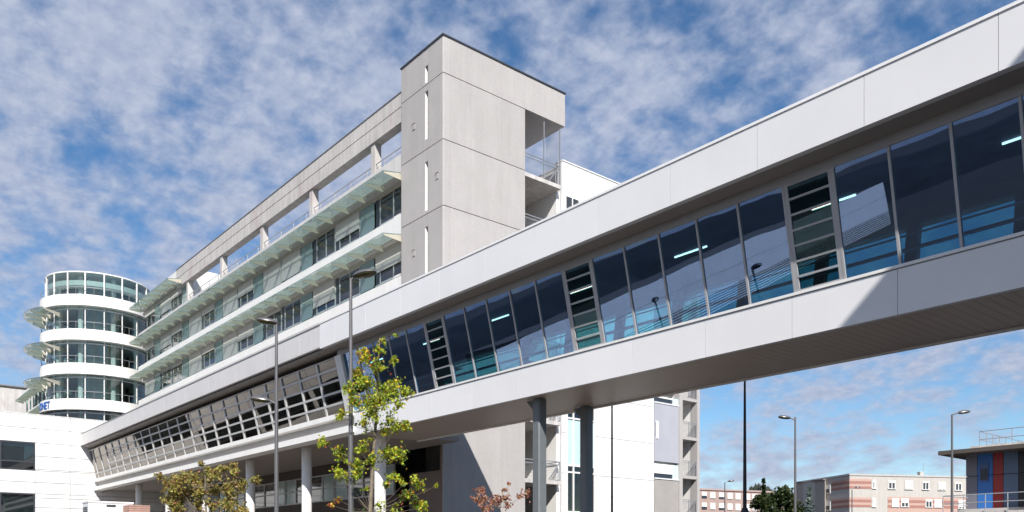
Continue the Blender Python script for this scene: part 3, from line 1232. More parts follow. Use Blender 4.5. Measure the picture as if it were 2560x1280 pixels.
# ------------------------------------------------------------------ white annex at left
an = thing('white_annex', 'plain white panelled annex with dark framed windows at left', 'building', (-84, 0, G))
XA = -79.0
YA0, YA1 = -12.0, 24.4
ZA = 11.65
q = MB()
wz = [(9.32, 6.98), (5.05, 2.7), (.8, -1.2)]
wy = [(9.0, 13.95), (2.7, 8.5), (-3.8, 2.2), (-10.6, -4.3)]
zrows = [ZA, 9.6, 6.75, 5.3, 2.45, .0, G]
ycol = sorted([YA0, -2.0, .7, 6.3, 8.7, 14.2, 18.9, YA1])
wz2 = [(7.1, 4.7), (2.6, .4)]
wins = [(a, c, d, e) for a, c in wy for d, e in (wz if a > 8.6 else wz2)]
holes = wins
rows = sorted(set([ZA, G] + [9.32, 6.98, 5.05, 2.7, .8, -1.2] + [10.5, 8.2, 6.0, 3.9, 7.1, 4.7, 2.6, .4]), reverse=True)
ycol = sorted(set([YA0, YA1, 16.6, 19.2] + [v for p in wy for v in p]))
for z1, z0 in zip(rows[:-1], rows[1:]):
    for y0, y1 in zip(ycol[:-1], ycol[1:]):
        if any(abs(a - y0) < .01 and abs(c - y1) < .01 and z1 <= d + .01 and z0 >= e - .01 for a, c, d, e in holes): continue
        q.box(XA - .1, XA, y0 + .022, y1 - .022, z0 + .022, z1 - .022)
q.build('cladding', white_wall, an)
q = MB()
for z1, z0 in zip(rows[:-1], rows[1:]):
    for y0, y1 in zip(ycol[:-1], ycol[1:]):
        if any(abs(a - y0) < .01 and abs(c - y1) < .01 and z1 <= d + .01 and z0 >= e - .01 for a, c, d, e in holes): continue
        q.box(XA - .3, XA - .105, y0, y1, z0, z1)
q.box(XA - 7.5, XA - .31, YA0, 16.0, ZA - .4, ZA - .05)
q.box(XA - 7.5, XA - .31, YA0, YA0 + .3, G, ZA - .41)
q.box(XA - 7.5, XA - 7.2, YA0 + .31, 16, G, ZA - .41)
q.build('backing_wall', pmat('joint_grey', (.46, .46, .47), .7), an)
MB().box(XA - .4, XA + .03, YA0 - .03, YA1, ZA + .001, ZA + .06).build('coping', frame_white, an)
for a, c in wy:
    for d, e in (wz if a > 8.6 else wz2):
        q = MB()
        f = .1
        ym = (a + c) / 2
        for (p, r) in ((a, a + f), (ym - f / 2, ym + f / 2), (c - f, c)):
            q.box(XA - .2, XA - .04, p, r, e, d)
        for (p, r) in ((a + f + .001, ym - f / 2 - .001), (ym + f / 2 + .001, c - f - .001)):
            for (m0, m1) in ((e, e + f), (e + .65, e + .75), (d - f, d)):
                q.box(XA - .2, XA - .04, p, r, m0, m1)
        wn = q.build('window', frame_dark, an)
        q = MB()
        for (p, r) in ((a + f + .002, ym - f / 2 - .002), (ym + f / 2 + .002, c - f - .002)):
            q.box(XA - .14, XA - .12, p, r, e + f + .001, e + .649)
            q.box(XA - .14, XA - .12, p, r, e + .751, d - f - .001)
        q.build('pane', win_glass, wn)
        MB().box(XA - .3, XA - .27, a, c, e + .5, d).build('blind', pmat('grey_blind', (.30, .33, .36), .8), wn)

# ------------------------------------------------------------------ building the bridge runs into (right, out of frame, casts the shade on the bridge)
eb = thing('white_end_block', 'white block at the right end that the footbridge runs into', 'building', (10, 15, G))
MB().box(4.0, 18, 8.5, 27, G, 18.2).build('wall', white_wall, eb)
q = MB()
for k in range(3):
    for j in range(4):
        q.box(3.95, 3.999, 11.5 + 1.3 * j, 12.3 + 1.3 * j, 10.9 + k * 2.4, 12.5 + k * 2.4)
q.build('window', spandrel, eb)
MB().box(3.97, 18.1, 8.4, 27.1, 18.21, 18.3).build('coping', steel, eb)
# building opposite, behind the camera, mirrored in the bridge glazing
ob = thing('opposite_building', 'long white building with louvred ground floor, mirrored in the footbridge glazing', 'building', (-64, -55, G))
q = MB()
k = -96.0
while k < -19.1:
    q.box(-60.1, -60, k + .015, k + 5.9, .6, 2.6)
    q.box(-60.1, -60, k + .015, k + 5.9, 2.64, 4.6)
    k += 5.915
q.build('wall', white_wall, ob)
MB().box(-72, -60.11, -96, -19.2, G, 4.55).build('core', room_dark, ob)
q = MB()
for j in range(8):
    q.box(-60.1, -59.98, -96, -19.2, G + .3 + j * .28, G + .42 + j * .28)
q.build('louvre', white_band, ob)
# dark ridge added behind the camera to darken the mirrored upper panes
hv, hf = [], []
rnd2 = random.Random(9)
for j in range(9):
    for i in range(81):
        a = R(150 + i * 2.0)
        dd = 170 + j * 16
        hv.append((dd * math.cos(a), dd * math.sin(a), G - 1 + (9 + 2 * math.sin(i * .35)) * math.sin(min(1, j / 6) * math.pi / 2) + (rnd2.uniform(-.8, .8) if j else 0)))
for j in range(8):
    for i in range(80):
        a = j * 81 + i
        hf.append((a, a + 81, a + 82, a + 1))
rm = bpy.data.meshes.new('added_ridge')
rm.from_pydata(hv, [], hf)
rm.materials.append(pmat('added_ridge_dark', (.016, .02, .024), .95, var=.5, scale=.1, speck=.5))
rg_ = bpy.data.objects.new('added_ridge', rm)
C.objects.link(rg_)
struct(rg_)

# ------------------------------------------------------------------ street lamps
lens_mat = pmat('lamp_lens', (.085, .08, .035), .15, var=.35, scale=9)


def head(parent, c, yaw, sc=1.0, droop=0.0):
    """flattened lens-shaped lantern: dark shell over a yellowish bowl"""
    o = bpy.data.objects.new('lamp_head', None)
    for nm, mt, s0, zmul in (('lamp_head', lamp_grey, 1, .62), ('bowl', lens_mat, -1, .36)):
        q = MB()
        n, m = 24, 6
        vs, fs = [], []
        for j in range(m + 1):
            a = j / m * math.pi / 2
            for k in range(n):
                t = 2 * math.pi * k / n
                rr = math.cos(a)
                rx_, ry_ = (.31, .20) if s0 > 0 else (.295, .185)
                nose = 1 - .28 * (1 - math.cos(t)) / 2
                vs.append((rx_ * sc * rr * math.cos(t), ry_ * sc * rr * math.sin(t) * nose, s0 * .17 * zmul * sc * math.sin(a) + (.012 if s0 > 0 else 0)))
        for j in range(m):
            for k in range(n):
                fs.append((j * n + k, j * n + (k + 1) % n, (j + 1) * n + (k + 1) % n, (j + 1) * n + k))
        fs.append(tuple(range(n)))
        q.add(vs, fs)
        mat_ = Matrix.Rotation(yaw, 3, 'Z') @ Matrix.Rotation(droop, 3, 'Y')
        q.v = [tuple(mat_ @ Vector(v) + Vector(c)) for v in q.v]
        if s0 > 0:
            h_ = q.build(nm, mt, parent, loc=(0, 0, 0), smooth=True)
        else:
            q.build(nm, mt, h_, loc=(0, 0, 0), smooth=True)
    bpy.data.objects.remove(o)


def lamp(label, px, d, ztop, heads, r0=.075, r1=.036, group='street lamps', mat_=None, base=None):
    x, y = atd(px, d)
    t = thing('street_lamp', label, 'street lamp', (x, y, G), group)
    q = MB()
    z = ztop - G
    pts = [(0, 0, 0), (0, 0, z * .4), (0, 0, z)]
    rr = [r0, (r0 + r1) * .55, r1]
    q.tube(pts, rr, 16)
    if base: q.tube([(0, 0, 0), (0, 0, base[1]), (0, 0, base[1] + .15)], [base[0], base[0], r0], 16)
    q.tube([(0, 0, 0), (0, 0, .5), (0, 0, .52)], [r0 * 1.4, r0 * 1.4, r0], 16)
    q.build('pole', mat_ or lamp_grey, t, loc=(0, 0, 0), smooth=True)
    for (dr, zh, ln, dep) in heads:
        # dr: +1 towards picture right; dep: extra turn in depth
        dirv = Vector((SA, CA, 0)) * dr + Vector((-CA, SA, 0)) * dep
        dirv.normalize()
        za = zh - G
        p0 = Vector((0, 0, za - .12))
        p1 = dirv * ln + Vector((0, 0, za))
        q = MB().tube([p0, p1], [.032, .026], 10)
        q.build('arm', mat_ or lamp_grey, t, loc=(0, 0, 0), smooth=True)
        yaw = math.atan2(dirv.y, dirv.x)
        head(t, p1 + dirv * .26, yaw, 1.0, -.12)
    return t


zl_ = lambda py, d: (HOR - py) * d / F
lamp('tall tapered grey street lamp with a yellowish bowl in front of the leafy young tree', 877, 20, zl_(697, 20), [(1, zl_(690, 20), .1, -.25)], .078, .034)
lamp('grey street lamp carrying one high and one lower lantern in front of the gridded gallery', 691, 23.6, zl_(797, 23.6), [(-1, zl_(806, 23.6), .0, -.1), (-1, zl_(1000, 23.6), .22, .1)], .072, .036)
lamp('slim grey street lamp turned left, beyond the bridge near the tan gable', 1988, 40, zl_(1043, 40), [(-1, zl_(1044, 40), .25, .1)], .075, .04)
lamp('slim grey street lamp with its lantern turned right, before the blue and red building', 2380, 39, zl_(1036, 39), [(1, zl_(1031, 39), .33, .1)], .075, .04)
lamp('small distant street lamp standing before the far pink flats', 1812, 76, zl_(1207, 76), [(1, zl_(1203, 76), .3, 0)], .075, .045)
lamp('small distant street lamp standing before the striped apartment block', 2130, 82, zl_(1224, 82), [(1, zl_(1219, 82), .3, 0)], .075, .045)
shaded_pole = pmat('shaded_pole', (.035, .035, .042), .5, metal=.3)  # pole colour darkened to stand for the bridge's shadow
lamp('thin pole, darkened as bridge shade, rising behind the two bridge columns', 1530, 31.5, 6.4, [(1, 6.4, .2, 0)], .05, .03, mat_=shaded_pole)
lamp('tapered pole, darkened as bridge shade, with a thick base rising to the bridge underside before the trees', 1862, 27, 6.2, [(1, 6.2, .2, 0)], .085, .03, mat_=shaded_pole, base=(.14, 2.95))


# ------------------------------------------------------------------ vegetation
bark = pmat('bark', (.20, .165, .125), .9, var=.3, scale=12, bump=.4)
lg = [leafmat('leaf_green', (.20, .31, .025)), leafmat('leaf_lime', (.46, .52, .04)), leafmat('leaf_yellow', (.65, .48, .03)),
      leafmat('leaf_orange', (.48, .19, .04)), leafmat('leaf_dark', (.07, .12, .02)), leafmat('leaf_red', (.34, .07, .05))]
lo_ = [leafmat('olive_leaf', (.36, .32, .07)), leafmat('brown_leaf', (.38, .25, .09)), leafmat('russet_leaf', (.28, .11, .07)), leafmat('dull_leaf', (.24, .24, .055))]
lr_ = [leafmat('rust_leaf', (.42, .18, .11)), leafmat('dusty_red_leaf', (.28, .10, .08)), leafmat('tan_leaf', (.50, .33, .20))]
ld_ = [leafmat('dark_leaf', (.022, .04, .010)), leafmat('mid_leaf', (.045, .07, .016)), leafmat('warm_leaf', (.07, .075, .02))]
ls_ = [leafmat('spruce_leaf', (.13, .17, .15)), leafmat('spruce_tip', (.20, .25, .23))]
ly_ = [leafmat('yellow_bush_leaf', (.22, .22, .04)), leafmat('green_bush_leaf', (.10, .13, .03))]


def lobed(sz, rnd):
    """five-lobed leaf outline in its own plane, folded a little along the midrib"""
    pts = []
    lobes = [(90, 1.0), (40, .86), (140, .86), (-12, .62), (192, .62)]
    lobes.sort()
    out = []
    for i, (a, r) in enumerate(lobes):
        out.append((a, r))
        nxt = lobes[(i + 1) % 5][0] + (360 if i == 4 else 0)
        out.append(((a + nxt) / 2, .40 if i < 4 else .25))
    return [(math.cos(R(a)) * r * sz, math.sin(R(a)) * r * sz + sz * .2, -abs(math.cos(R(a))) * r * sz * rnd.uniform(.1, .35)) for a, r in out]


def oval(sz, rnd):
    return [(0, -sz, 0), (sz * .45, -sz * .3, sz * .12), (sz * .4, sz * .4, sz * .12), (0, sz, 0), (-sz * .4, sz * .4, sz * .12), (-sz * .45, -sz * .3, sz * .12)]


def add_leaf(q, p, sz, rnd, mi, shape=lobed, up=.35):
    pts = shape(sz, rnd)
    n = Vector((rnd.gauss(0, 1), rnd.gauss(0, 1), rnd.gauss(up, 1))).normalized()
    m = n.to_track_quat('Z', 'Y').to_matrix() @ Matrix.Rotation(rnd.uniform(0, 6.28), 3, 'Z')
    if shape is lobed:
        c = [(0, 0, 0)] + pts
        k = len(pts)
        q.add([m @ Vector(v) + p for v in c], [(0, i + 1, (i + 1) % k + 1) for i in range(k)], mi)
    else:
        q.add([m @ Vector(v) + p for v in pts], [tuple(range(len(pts)))], mi)


def pick(rnd, ws):
    r = rnd.random() * sum(ws)
    for i, x in enumerate(ws):
        r -= x
        if r <= 0: return i
    return len(ws) - 1


def tree(name, label, cat, px, d, clusters, trunk, mats, weights, leaf, seed, shape=lobed, group=None, rad=(.055, .02), wfn=None, limb=.012, dspread=1.0, mult=1.0):
    rnd = random.Random(seed)
    x0, y0 = atd(px, d)
    t = thing(name, label, cat, (x0, y0, G), group)
    k = d / F
    rt, fd = Vector((SA, CA, 0)), Vector((-CA, SA, 0))

    def loc(qx, qy, dep=0.0):
        return rt * ((qx - px) * k) + fd * dep + Vector((0, 0, (HOR - qy) * k - G))
    tp = [loc(a, b_, rnd.uniform(-.05, .05)) for a, b_ in trunk]
    tp[0].z = 0
    tp[0].x = tp[0].x
    q = MB()
    n = len(tp)
    q.tube(tp, [rad[0] + (rad[1] - rad[0]) * i / (n - 1) for i in range(n)], 9)
    f = MB()
    f.recalc = False
    for (cx_, cy_, r_, cnt) in clusters:
        cnt = int(cnt * mult)
        dep = rnd.uniform(-1, 1) * dspread * .6
        c = loc(cx_, cy_, dep)
        # limb from the trunk a little lower than the cluster
        best = min(tp[1:], key=lambda p: (p - c).length + (3 if p.z > c.z - .05 else 0))
        zb = min(max(best.z, .6), c.z)
        mid_ = (best + c) / 2 + Vector((0, 0, -.06))
        q.tube([best, mid_, c], [limb, limb * .75, limb * .35], 5)
        # twigs and leaves along them
        nt_ = max(2, cnt // 9)
        rad_ = r_ * k
        tips = []
        for j in range(nt_):
            v = Vector((rnd.gauss(0, 1), rnd.gauss(0, 1), rnd.gauss(.15, .9))).normalized() * rad_ * rnd.uniform(.45, 1.05)
            q.tube([c - v * .15, c + v], [limb * .3, limb * .14], 3)
            tips.append(v)
        for j in range(cnt):
            v = rnd.choice(tips)
            p = c + v * rnd.uniform(.15, 1.1) + Vector((rnd.gauss(0, 1), rnd.gauss(0, 1), rnd.gauss(0, 1))) * rad_ * .16
            ws = wfn(cx_, cy_, rnd) if wfn else weights
            add_leaf(f, p, leaf * rnd.uniform(.6, 1.15), rnd, pick(rnd, ws), shape)
    q.build('trunk', bark, t, loc=(0, 0, 0), smooth=True)
    f.build('foliage', mats, t, loc=(0, 0, 0))
    return t


cl1 = [(950, 842, 12, 8), (988, 838, 8, 4), (905, 872, 18, 16), (955, 885, 20, 14), (985, 905, 16, 12), (918, 905, 26, 26), (893, 930, 24, 22), (950, 925, 28, 26), (985, 955, 24, 22),
       (912, 960, 32, 44), (950, 968, 32, 44), (988, 985, 26, 30), (1012, 978, 22, 18), (880, 978, 24, 20), (858, 968, 10, 7), (925, 1000, 36, 56), (960, 1010, 34, 46), (895, 1012, 26, 26),
       (1000, 1020, 20, 14), (868, 1040, 18, 12), (935, 1040, 30, 30), (905, 1058, 24, 18), (975, 1055, 26, 24), (850, 1045, 14, 9), (960, 1080, 18, 12), (1015, 1068, 22, 26), (990, 1075, 16, 12),
       (815, 1112, 20, 18), (845, 1128, 24, 28), (865, 1150, 14, 9), (890, 1118, 22, 18), (925, 1108, 16, 8), (960, 1128, 28, 34), (1000, 1140, 26, 30), (930, 1150, 22, 24), (900, 1168, 24, 26),
       (850, 1180, 22, 20), (870, 1200, 20, 18), (895, 1195, 16, 10), (830, 1185, 9, 5), (985, 1195, 24, 14), (970, 1215, 16, 10), (1010, 1215, 10, 5), (1052, 1212, 22, 24), (1088, 1210, 9, 5),
       (1015, 1240, 24, 24), (1040, 1255, 22, 20), (1060, 1272, 20, 16), (840, 1248, 16, 5), (835, 1265, 12, 3), (955, 1268, 20, 7), (980, 1262, 10, 5), (915, 1222, 12, 5), (1000, 1300, 30, 25), (900, 1310, 35, 28), (960, 1330, 30, 25)]


def wf1(cx_, cy_, rnd):
    if 825 < cx_ < 850 and cy_ > 1235: return [.4, .6, .8, 2.0, .1, 1.6]
    if cy_ < 960 and cx_ < 930: return [1, 2.0, 1.5, 1.3, .5, .1]
    if cx_ > 1000 and 1225 < cy_ < 1245: return [1.5, 2, .4, .2, .6, 1.0]
    return [1.8, 3.0, .8, .2, 1.0, .10]


tree('young_maple_tree', 'slender young maple with yellow green leaves in front of the footbridge', 'tree', 925, 20, cl1,
     [(922, 1560), (925, 1280), (932, 1160), (938, 1080), (942, 1000), (945, 930), (950, 850)], lg, None, .060, 3, wfn=wf1, rad=(.062, .010), limb=.006, mult=7.0)
rnd0 = random.Random(11)
cl2 = []
for i in range(64):
    a = rnd0.uniform(-1, 1)
    cx_ = 512 + a * 100
    top = 1172 + (abs(a) ** 1.3) * 50 + (14 if -.25 < a < -.02 else 0)
    cl2.append((cx_, top + rnd0.random() ** 1.3 * (1420 - top), 24, 30))
cl2 += [(512, 1160, 10, 12), (395, 1188, 14, 16), (590, 1168, 14, 14), (628, 1198, 18, 22), (412, 1225, 18, 22), (460, 1198, 18, 22), (545, 1168, 20, 26), (600, 1215, 24, 30), (575, 1180, 20, 24)]


def wf2(cx_, cy_, rnd):
    if cx_ < 470: return [2.0, 1.0, .8, 1.6]
    return [2.6, 1.2, .5, 1.6]


tree('ornamental_tree', 'bushy small tree with olive and russet leaves left of the white round columns', 'tree', 512, 26, cl2,
     [(512, 1513), (510, 1400), (515, 1300), (512, 1220), (512, 1165)], lo_, None, .055, 5, wfn=wf2, shape=oval, rad=(.06, .012), limb=.008, mult=6.0)
cl3 = []
for i in range(30):
    a = rnd0.uniform(-1, 1)
    cx_ = 1254 + a * 76
    top = 1222 + abs(a) * 12 + rnd0.uniform(-6, 20)
    cl3.append((cx_, top + rnd0.random() * (1400 - top), 17, 18))
cl3 += [(1200, 1222, 12, 12), (1212, 1245, 14, 14), (1262, 1222, 10, 12), (1272, 1215, 8, 8), (1300, 1242, 10, 10), (1240, 1240, 10, 8)]
tree('red_leaved_sapling', 'sparse sapling with rusty red leaves in front of the shaded tower foot', 'tree', 1250, 27, cl3,
     [(1250, 1508), (1250, 1420), (1252, 1330), (1250, 1270), (1258, 1225)], lr_, [1.5, 1.2, 1.0], .05, 8, shape=oval, rad=(.035, .008), limb=.006, mult=4.5)


def big_tree(name, label, px, d, top, halfw, mats, ws, seed, conifer=False, leaf=.28, n=2600, cat='tree', group=None):
    rnd = random.Random(seed)
    x0, y0 = atd(px, d)
    t = thing(name, label, cat, (x0, y0, G), group)
    H = zl_(top, d) - G
    rw = halfw * d / F
    q = MB()
    q.tube([(0, 0, 0), (0, 0, H * .5), (0, 0, H * .93)], [.05 * rw + .08, .03 * rw + .05, .02], 8)
    blobs = []
    if not conifer:
        for i in range(26):
            v = Vector((rnd.gauss(0, 1), rnd.gauss(0, 1), rnd.gauss(0, 1))).normalized()
            c = Vector((v.x * rw * .68, v.y * rw * .68, H * .60 + v.z * H * .30))
            blobs.append((c, rw * rnd.uniform(.22, .42)))
            q.tube([(0, 0, H * .35), c * .6 + Vector((0, 0, H * .12)), c], [.06, .04, .015], 5)
    f = MB()
    f.recalc = False
    for i in range(n):
        if conifer:
            h = rnd.random() ** .8
            whorl = round(h * 13) / 13
            z = H * (.1 + .9 * whorl) + rnd.gauss(0, .03) * H * .4
            r_ = rw * (1 - whorl) * rnd.uniform(.25, 1.0) + .04
            a = rnd.choice(range(9)) * .698 + whorl * 5 + rnd.gauss(0, .16)
            p = Vector((r_ * math.cos(a), r_ * math.sin(a), z - r_ * .25))
            add_leaf(f, p, leaf * rnd.uniform(.5, 1.1), rnd, pick(rnd, ws), oval, .8)
        else:
            c, r_ = rnd.choice(blobs)
            v = Vector((rnd.gauss(0, 1), rnd.gauss(0, 1), rnd.gauss(0, 1))).normalized() * r_ * rnd.uniform(.5, 1.12)
            add_leaf(f, c + v, leaf * rnd.uniform(.6, 1.2), rnd, pick(rnd, ws), oval, .5)
    q.build('trunk', bark, t, loc=(0, 0, 0), smooth=True)
    f.build('foliage', mats, t, loc=(0, 0, 0))


big_tree('broadleaf_tree', 'dark broad tree in the distance left of the tan gable', 1957, 100, 1216, 58, ld_, [1.6, 1.2, .5], 21, n=4600)
big_tree('broadleaf_tree', 'dark bushy tree just right of the thick dark pole', 1908, 98, 1228, 44, ld_, [1.6, 1.3, .6], 22, n=3400)
big_tree('conifer_tree', 'pointed dark conifer sticking up between the dark distant trees', 1909, 104, 1203, 14, ld_, [2, 1, .1], 23, True, .3, 1500)
big_tree('spruce_tree', 'pale blue green spruce in front of the tan gable', 2024, 70, 1222, 36, ls_, [1, 1], 24, True, .20, 1700)
big_tree('yellow_shrub', 'small yellow green shrub below the far pink flats', 1786, 92, 1272, 18, ly_, [1, 1], 25, False, .18, 600, 'shrub')

# ------------------------------------------------------------------ wooded hill on the horizon
hm = bpy.data.meshes.new('hill')
hv, hf = [], []
rnd1 = random.Random(4)
nx, ny = 340, 12
d0 = 700
for j in range(ny + 1):
    for i in range(nx + 1):
        px = 1640 + i * 2.0
        dd = d0 + j * 45
        x, y = atd(px, dd)
        prof = 1385 - (78 * math.exp(-((px - 1882) / 62) ** 2) + 92 * math.exp(-((px - 1965) / 130) ** 2) + 34)
        hgt = (HOR - prof) * (d0 + 8 * 45) / F * math.sin(min(1, j / 8) * math.pi / 2)
        z = G - 2 + hgt + (rnd1.uniform(-3.4, 2.6) if j > 2 else 0)
        hv.append((x, y, z))
for j in range(ny):
    for i in range(nx):
        a = j * (nx + 1) + i
        hf.append((a, a + 1, a + nx + 2, a + nx + 1))
hm.from_pydata(hv, [], hf)
hm.materials.append(pmat('hill_woods', (.045, .06, .032), .95, var=.5, scale=.06, speck=.5))
hl = bpy.data.objects.new('hill', hm)
C.objects.link(hl)
struct(hl)

# ------------------------------------------------------------------ striped apartment block
roughcast = pmat('pale_roughcast', (.47, .445, .415), .9, var=.06, scale=.5, streak=.07)
pink_pale = pmat('pale_pink_brick', (.48, .33, .28), .9, var=.06)
pink_deep = pmat('deep_pink_brick', (.34, .17, .14), .9, var=.06)
pvc = pmat('white_shutter', (.72, .72, .70), .5, var=.03)
ap_d = 119.0
pr0 = Vector(((2124 - 1280) * ap_d / F, ap_d))
er = Vector((.9774, .2116))               # along the front, picture right and slightly away
eg = Vector((-.2116, .9774))              # along the gable, away


def cam2w(v, z=0):
    return Vector((SA * v.x - CA * v.y, CA * v.x + SA * v.y, z))


ex = cam2w(er)
ap = thing('striped_apartment_block', 'pale apartment block with pink brick stripes and white shutters', 'building', tuple(cam2w(pr0, G)))
ap.rotation_euler = (0, 0, math.atan2(ex.y, ex.x))


def t_front(px):
    s = (px - 1280) / F
    return (s * pr0.y - pr0.x) / (er.x - s * er.y)


def z_ap(py, px):
    t = t_front(px)
    return (HOR - py) * (pr0.y + er.y * t) / F - G


HT = z_ap(1184, 2124)
q = MB()
q.box(0, 34, 0, 12, 0, HT - .25)
q.build('wall', roughcast, ap, loc=(0, 0, 0))
MB().box(-.1, 34.1, -.1, 12.1, HT - .249, HT).build('parapet', pmat('parapet_grey', (.45, .44, .43), .9), ap, loc=(0, 0, 0))
q = MB()
tl_, tr_ = t_front(2125), t_front(2178)
for zt, zb, m in ((1197, 1203, 0), (1203, 1210, 1), (1210, 1216, 0), (1216, 1222, 1), (1243, 1249, 0), (1249, 1256, 1), (1256, 1262, 0), (1262, 1268, 1)):
    z1, z0 = z_ap(zt, 2150), z_ap(zb, 2150)
    q.box(.02, tr_, -.03, -.002, z0 + .003, z1 - .003, m)
    q.box(-.03, -.002, .02, 4.4, z0 + .003, z1 - .003, m)
for zt, zb, m in ((1242, 1250, 0), (1250, 1257, 1), (1257, 1263, 0), (1263, 1270, 1), (1270, 1282, 0)):
    q.box(t_front(2219), 33.9, -.03, -.002, z_ap(zb, 2240) + .003, z_ap(zt, 2240) - .003, m)
q.build('brick_stripes', [pink_pale, pink_deep], ap, loc=(0, 0, 0))


def apt_window(p0, p1, pt, pb, drop):
    x0, x1 = t_front(p0), t_front(p1)
    z1, z0 = z_ap(pt, p0), z_ap(pb, p0)
    xm = (x0 + x1) / 2
    q = MB()
    f = .13
    for a, c in ((x0, x0 + f), (xm - f / 2, xm + f / 2), (x1 - f, x1)):
        q.box(a, c, -.09, -.032, z0 + .1, z1 - .1)
    q.box(x0, x1, -.09, -.032, z1 - .099, z1)
    q.box(x0 - .08, x1 + .08, -.18, -.032, z0, z0 + .099)
    wn = q.build('window', pvc, ap, loc=(0, 0, 0))
    MB().box(x0 + f, xm - f / 2, -.06, -.04, z0 + .1, z1 - .1).box(xm + f / 2, x1 - f, -.06, -.04, z0 + .1, z1 - .1).build('pane', frame_dark, wn, loc=(0, 0, 0))
    if drop:
        MB().box(x0 + .02, x1 - .02, -.12, -.092, z1 - (z1 - z0 - .1) * drop, z1 - .101).build('shutter', pvc, wn, loc=(0, 0, 0))


for a in ((2180, 2189, 1200, 1222, .35), (2220, 2238, 1201, 1223, .3), (2262, 2281, 1202, 1224, .95), (2305, 2322, 1203, 1225, .2), (2345, 2363, 1205, 1226, .9), (2387, 2404, 1206, 1227, .2),
          (2180, 2189, 1245, 1268, .9), (2229, 2247, 1246, 1268, 1), (2252, 2271, 1246, 1268, .55), (2313, 2330, 1248, 1269, .3), (2335, 2353, 1248, 1269, 1), (2395, 2412, 1250, 1272, .85)):
    apt_window(*a)
for z1, z0 in ((1205, 1228), (1249, 1272)):
    z1, z0 = z_ap(z1, 2124), z_ap(z0, 2124)
    q = MB().box(-.12, -.035, 4.6, 6.4, z0, z1)
    wn = q.build('window', pvc, ap, loc=(0, 0, 0))
    MB().box(-.14, -.121, 4.75, 6.25, z0 + .15, z0 + .7).build('pane', frame_dark, wn, loc=(0, 0, 0))
xc = t_front(2340)
q = MB()
q.box(xc - .28, xc + .28, 3, 3.6, HT, HT + .7)
q.box(xc - .36, xc + .36, 2.95, 3.65, HT + .701, HT + .85)
q.build('chimney', roughcast, ap, loc=(0, 0, 0))
xc = t_front(2356)
q = MB().tube([(xc, 4, HT), (xc, 4, HT + 2.3)], .025, 6)
for dz, l_ in ((2.2, .5), (1.5, .8), (1.3, .6)):
    q.bar((xc - l_ / 2, 4, HT + dz), (xc + l_ / 2, 4, HT + dz), .02, .02)
q.build('antenna', steel, ap, loc=(0, 0, 0))
# plain tan gable behind it
tg = thing('tan_gable_block', 'plain tan rendered block with a blank gable left of the striped flats', 'building', tuple(cam2w(Vector((0, 0)), G)))
tan = pmat('tan_render', (.36, .33, .30), .9, var=.08, scale=.3)
c0 = Vector(((1990 - 1280) * 135 / F, 135.))
c1 = Vector(((2062 - 1280) * 124 / F, 124.))
q = MB()
wp = [cam2w(c0), cam2w(c1), cam2w(c1 + Vector((6, 8))), cam2w(c0 + Vector((6, 8)))]
zt0, zt1 = zl_(1207, 135), zl_(1200, 124)
vs = [(*p.xy, G) for p in wp] + [(wp[0].x, wp[0].y, zt0), (wp[1].x, wp[1].y, zt1), (wp[2].x, wp[2].y, zt1), (wp[3].x, wp[3].y, zt0)]
q.add(vs, [(3, 2, 1, 0), (4, 5, 6, 7), (0, 1, 5, 4), (1, 2, 6, 5), (2, 3, 7, 6), (3, 0, 4, 7)])
q.build('wall', tan, tg)
q = MB()
q.bar(Vector(vs[4]) + Vector((0, 0, .08)), Vector(vs[5]) + Vector((0, 0, .08)), .5, .14)
q.build('coping', concrete_dark, tg)

# ------------------------------------------------------------------ far pink flats
pk_d = 150.0
pk0 = Vector(((1740 - 1280) * pk_d / F, pk_d))
pe = Vector((.90, .436)).normalized()
pw_ = cam2w(pe)
pk = thing('far_pink_flats', 'far pinkish flats with rows of white shutters right of the balconies', 'building', tuple(cam2w(pk0, G)))
pk.rotation_euler = (0, 0, math.atan2(pw_.y, pw_.x))
pinkw = pmat('pinkish_render', (.38, .28, .25), .9, var=.07, scale=.4)


def t_pk(px):
    s = (px - 1280) / F
    return (s * pk0.y - pk0.x) / (pe.x - s * pe.y)


PH = zl_(1220, pk_d) - G
MB().box(0, 20, 0, 10, 0, PH - .3).build('wall', pinkw, pk, loc=(0, 0, 0))
MB().box(-.2, 20.2, -.2, 10.2, PH - .299, PH).build('parapet', pmat('pink_parapet', (.40, .30, .28), .9), pk, loc=(0, 0, 0))
for r_, (yt, yb) in enumerate(((1229, 1245), (1256, 1273))):
    for i, px in enumerate((1754, 1775, 1797, 1818, 1838, 1862, 1880)):
        x0, x1 = t_pk(px), t_pk(px + 12.5)
        z1, z0 = zl_(yt, pk_d) - G, zl_(yb, pk_d) - G
        dp = [.6, .95, .7, .95, 1, 1, .95][i]
        q = MB().box(x0, x1, -.12, -.002, z1 - (z1 - z0) * dp, z1)
        wn = q.build('window', pvc, pk, loc=(0, 0, 0))
        MB().box(x0, x1, -.08, -.002, z0, z1 - (z1 - z0) * dp - .002).build('pane', spandrel, wn, loc=(0, 0, 0)) if dp < .99 else None

# ------------------------------------------------------------------ blue and red panelled building at right
bl_d = 55.0
BX, BY = atd(2415, bl_d)
k_ = bl_d / F
bl = thing('blue_panel_building', 'low building with blue, red and slate panels under a wide flat roof', 'building', (BX, BY, G))


def Xb(px):
    return X_on(px, BY)


def zb_(py, px):
    return (HOR - py) * BY / ray(px)[1]


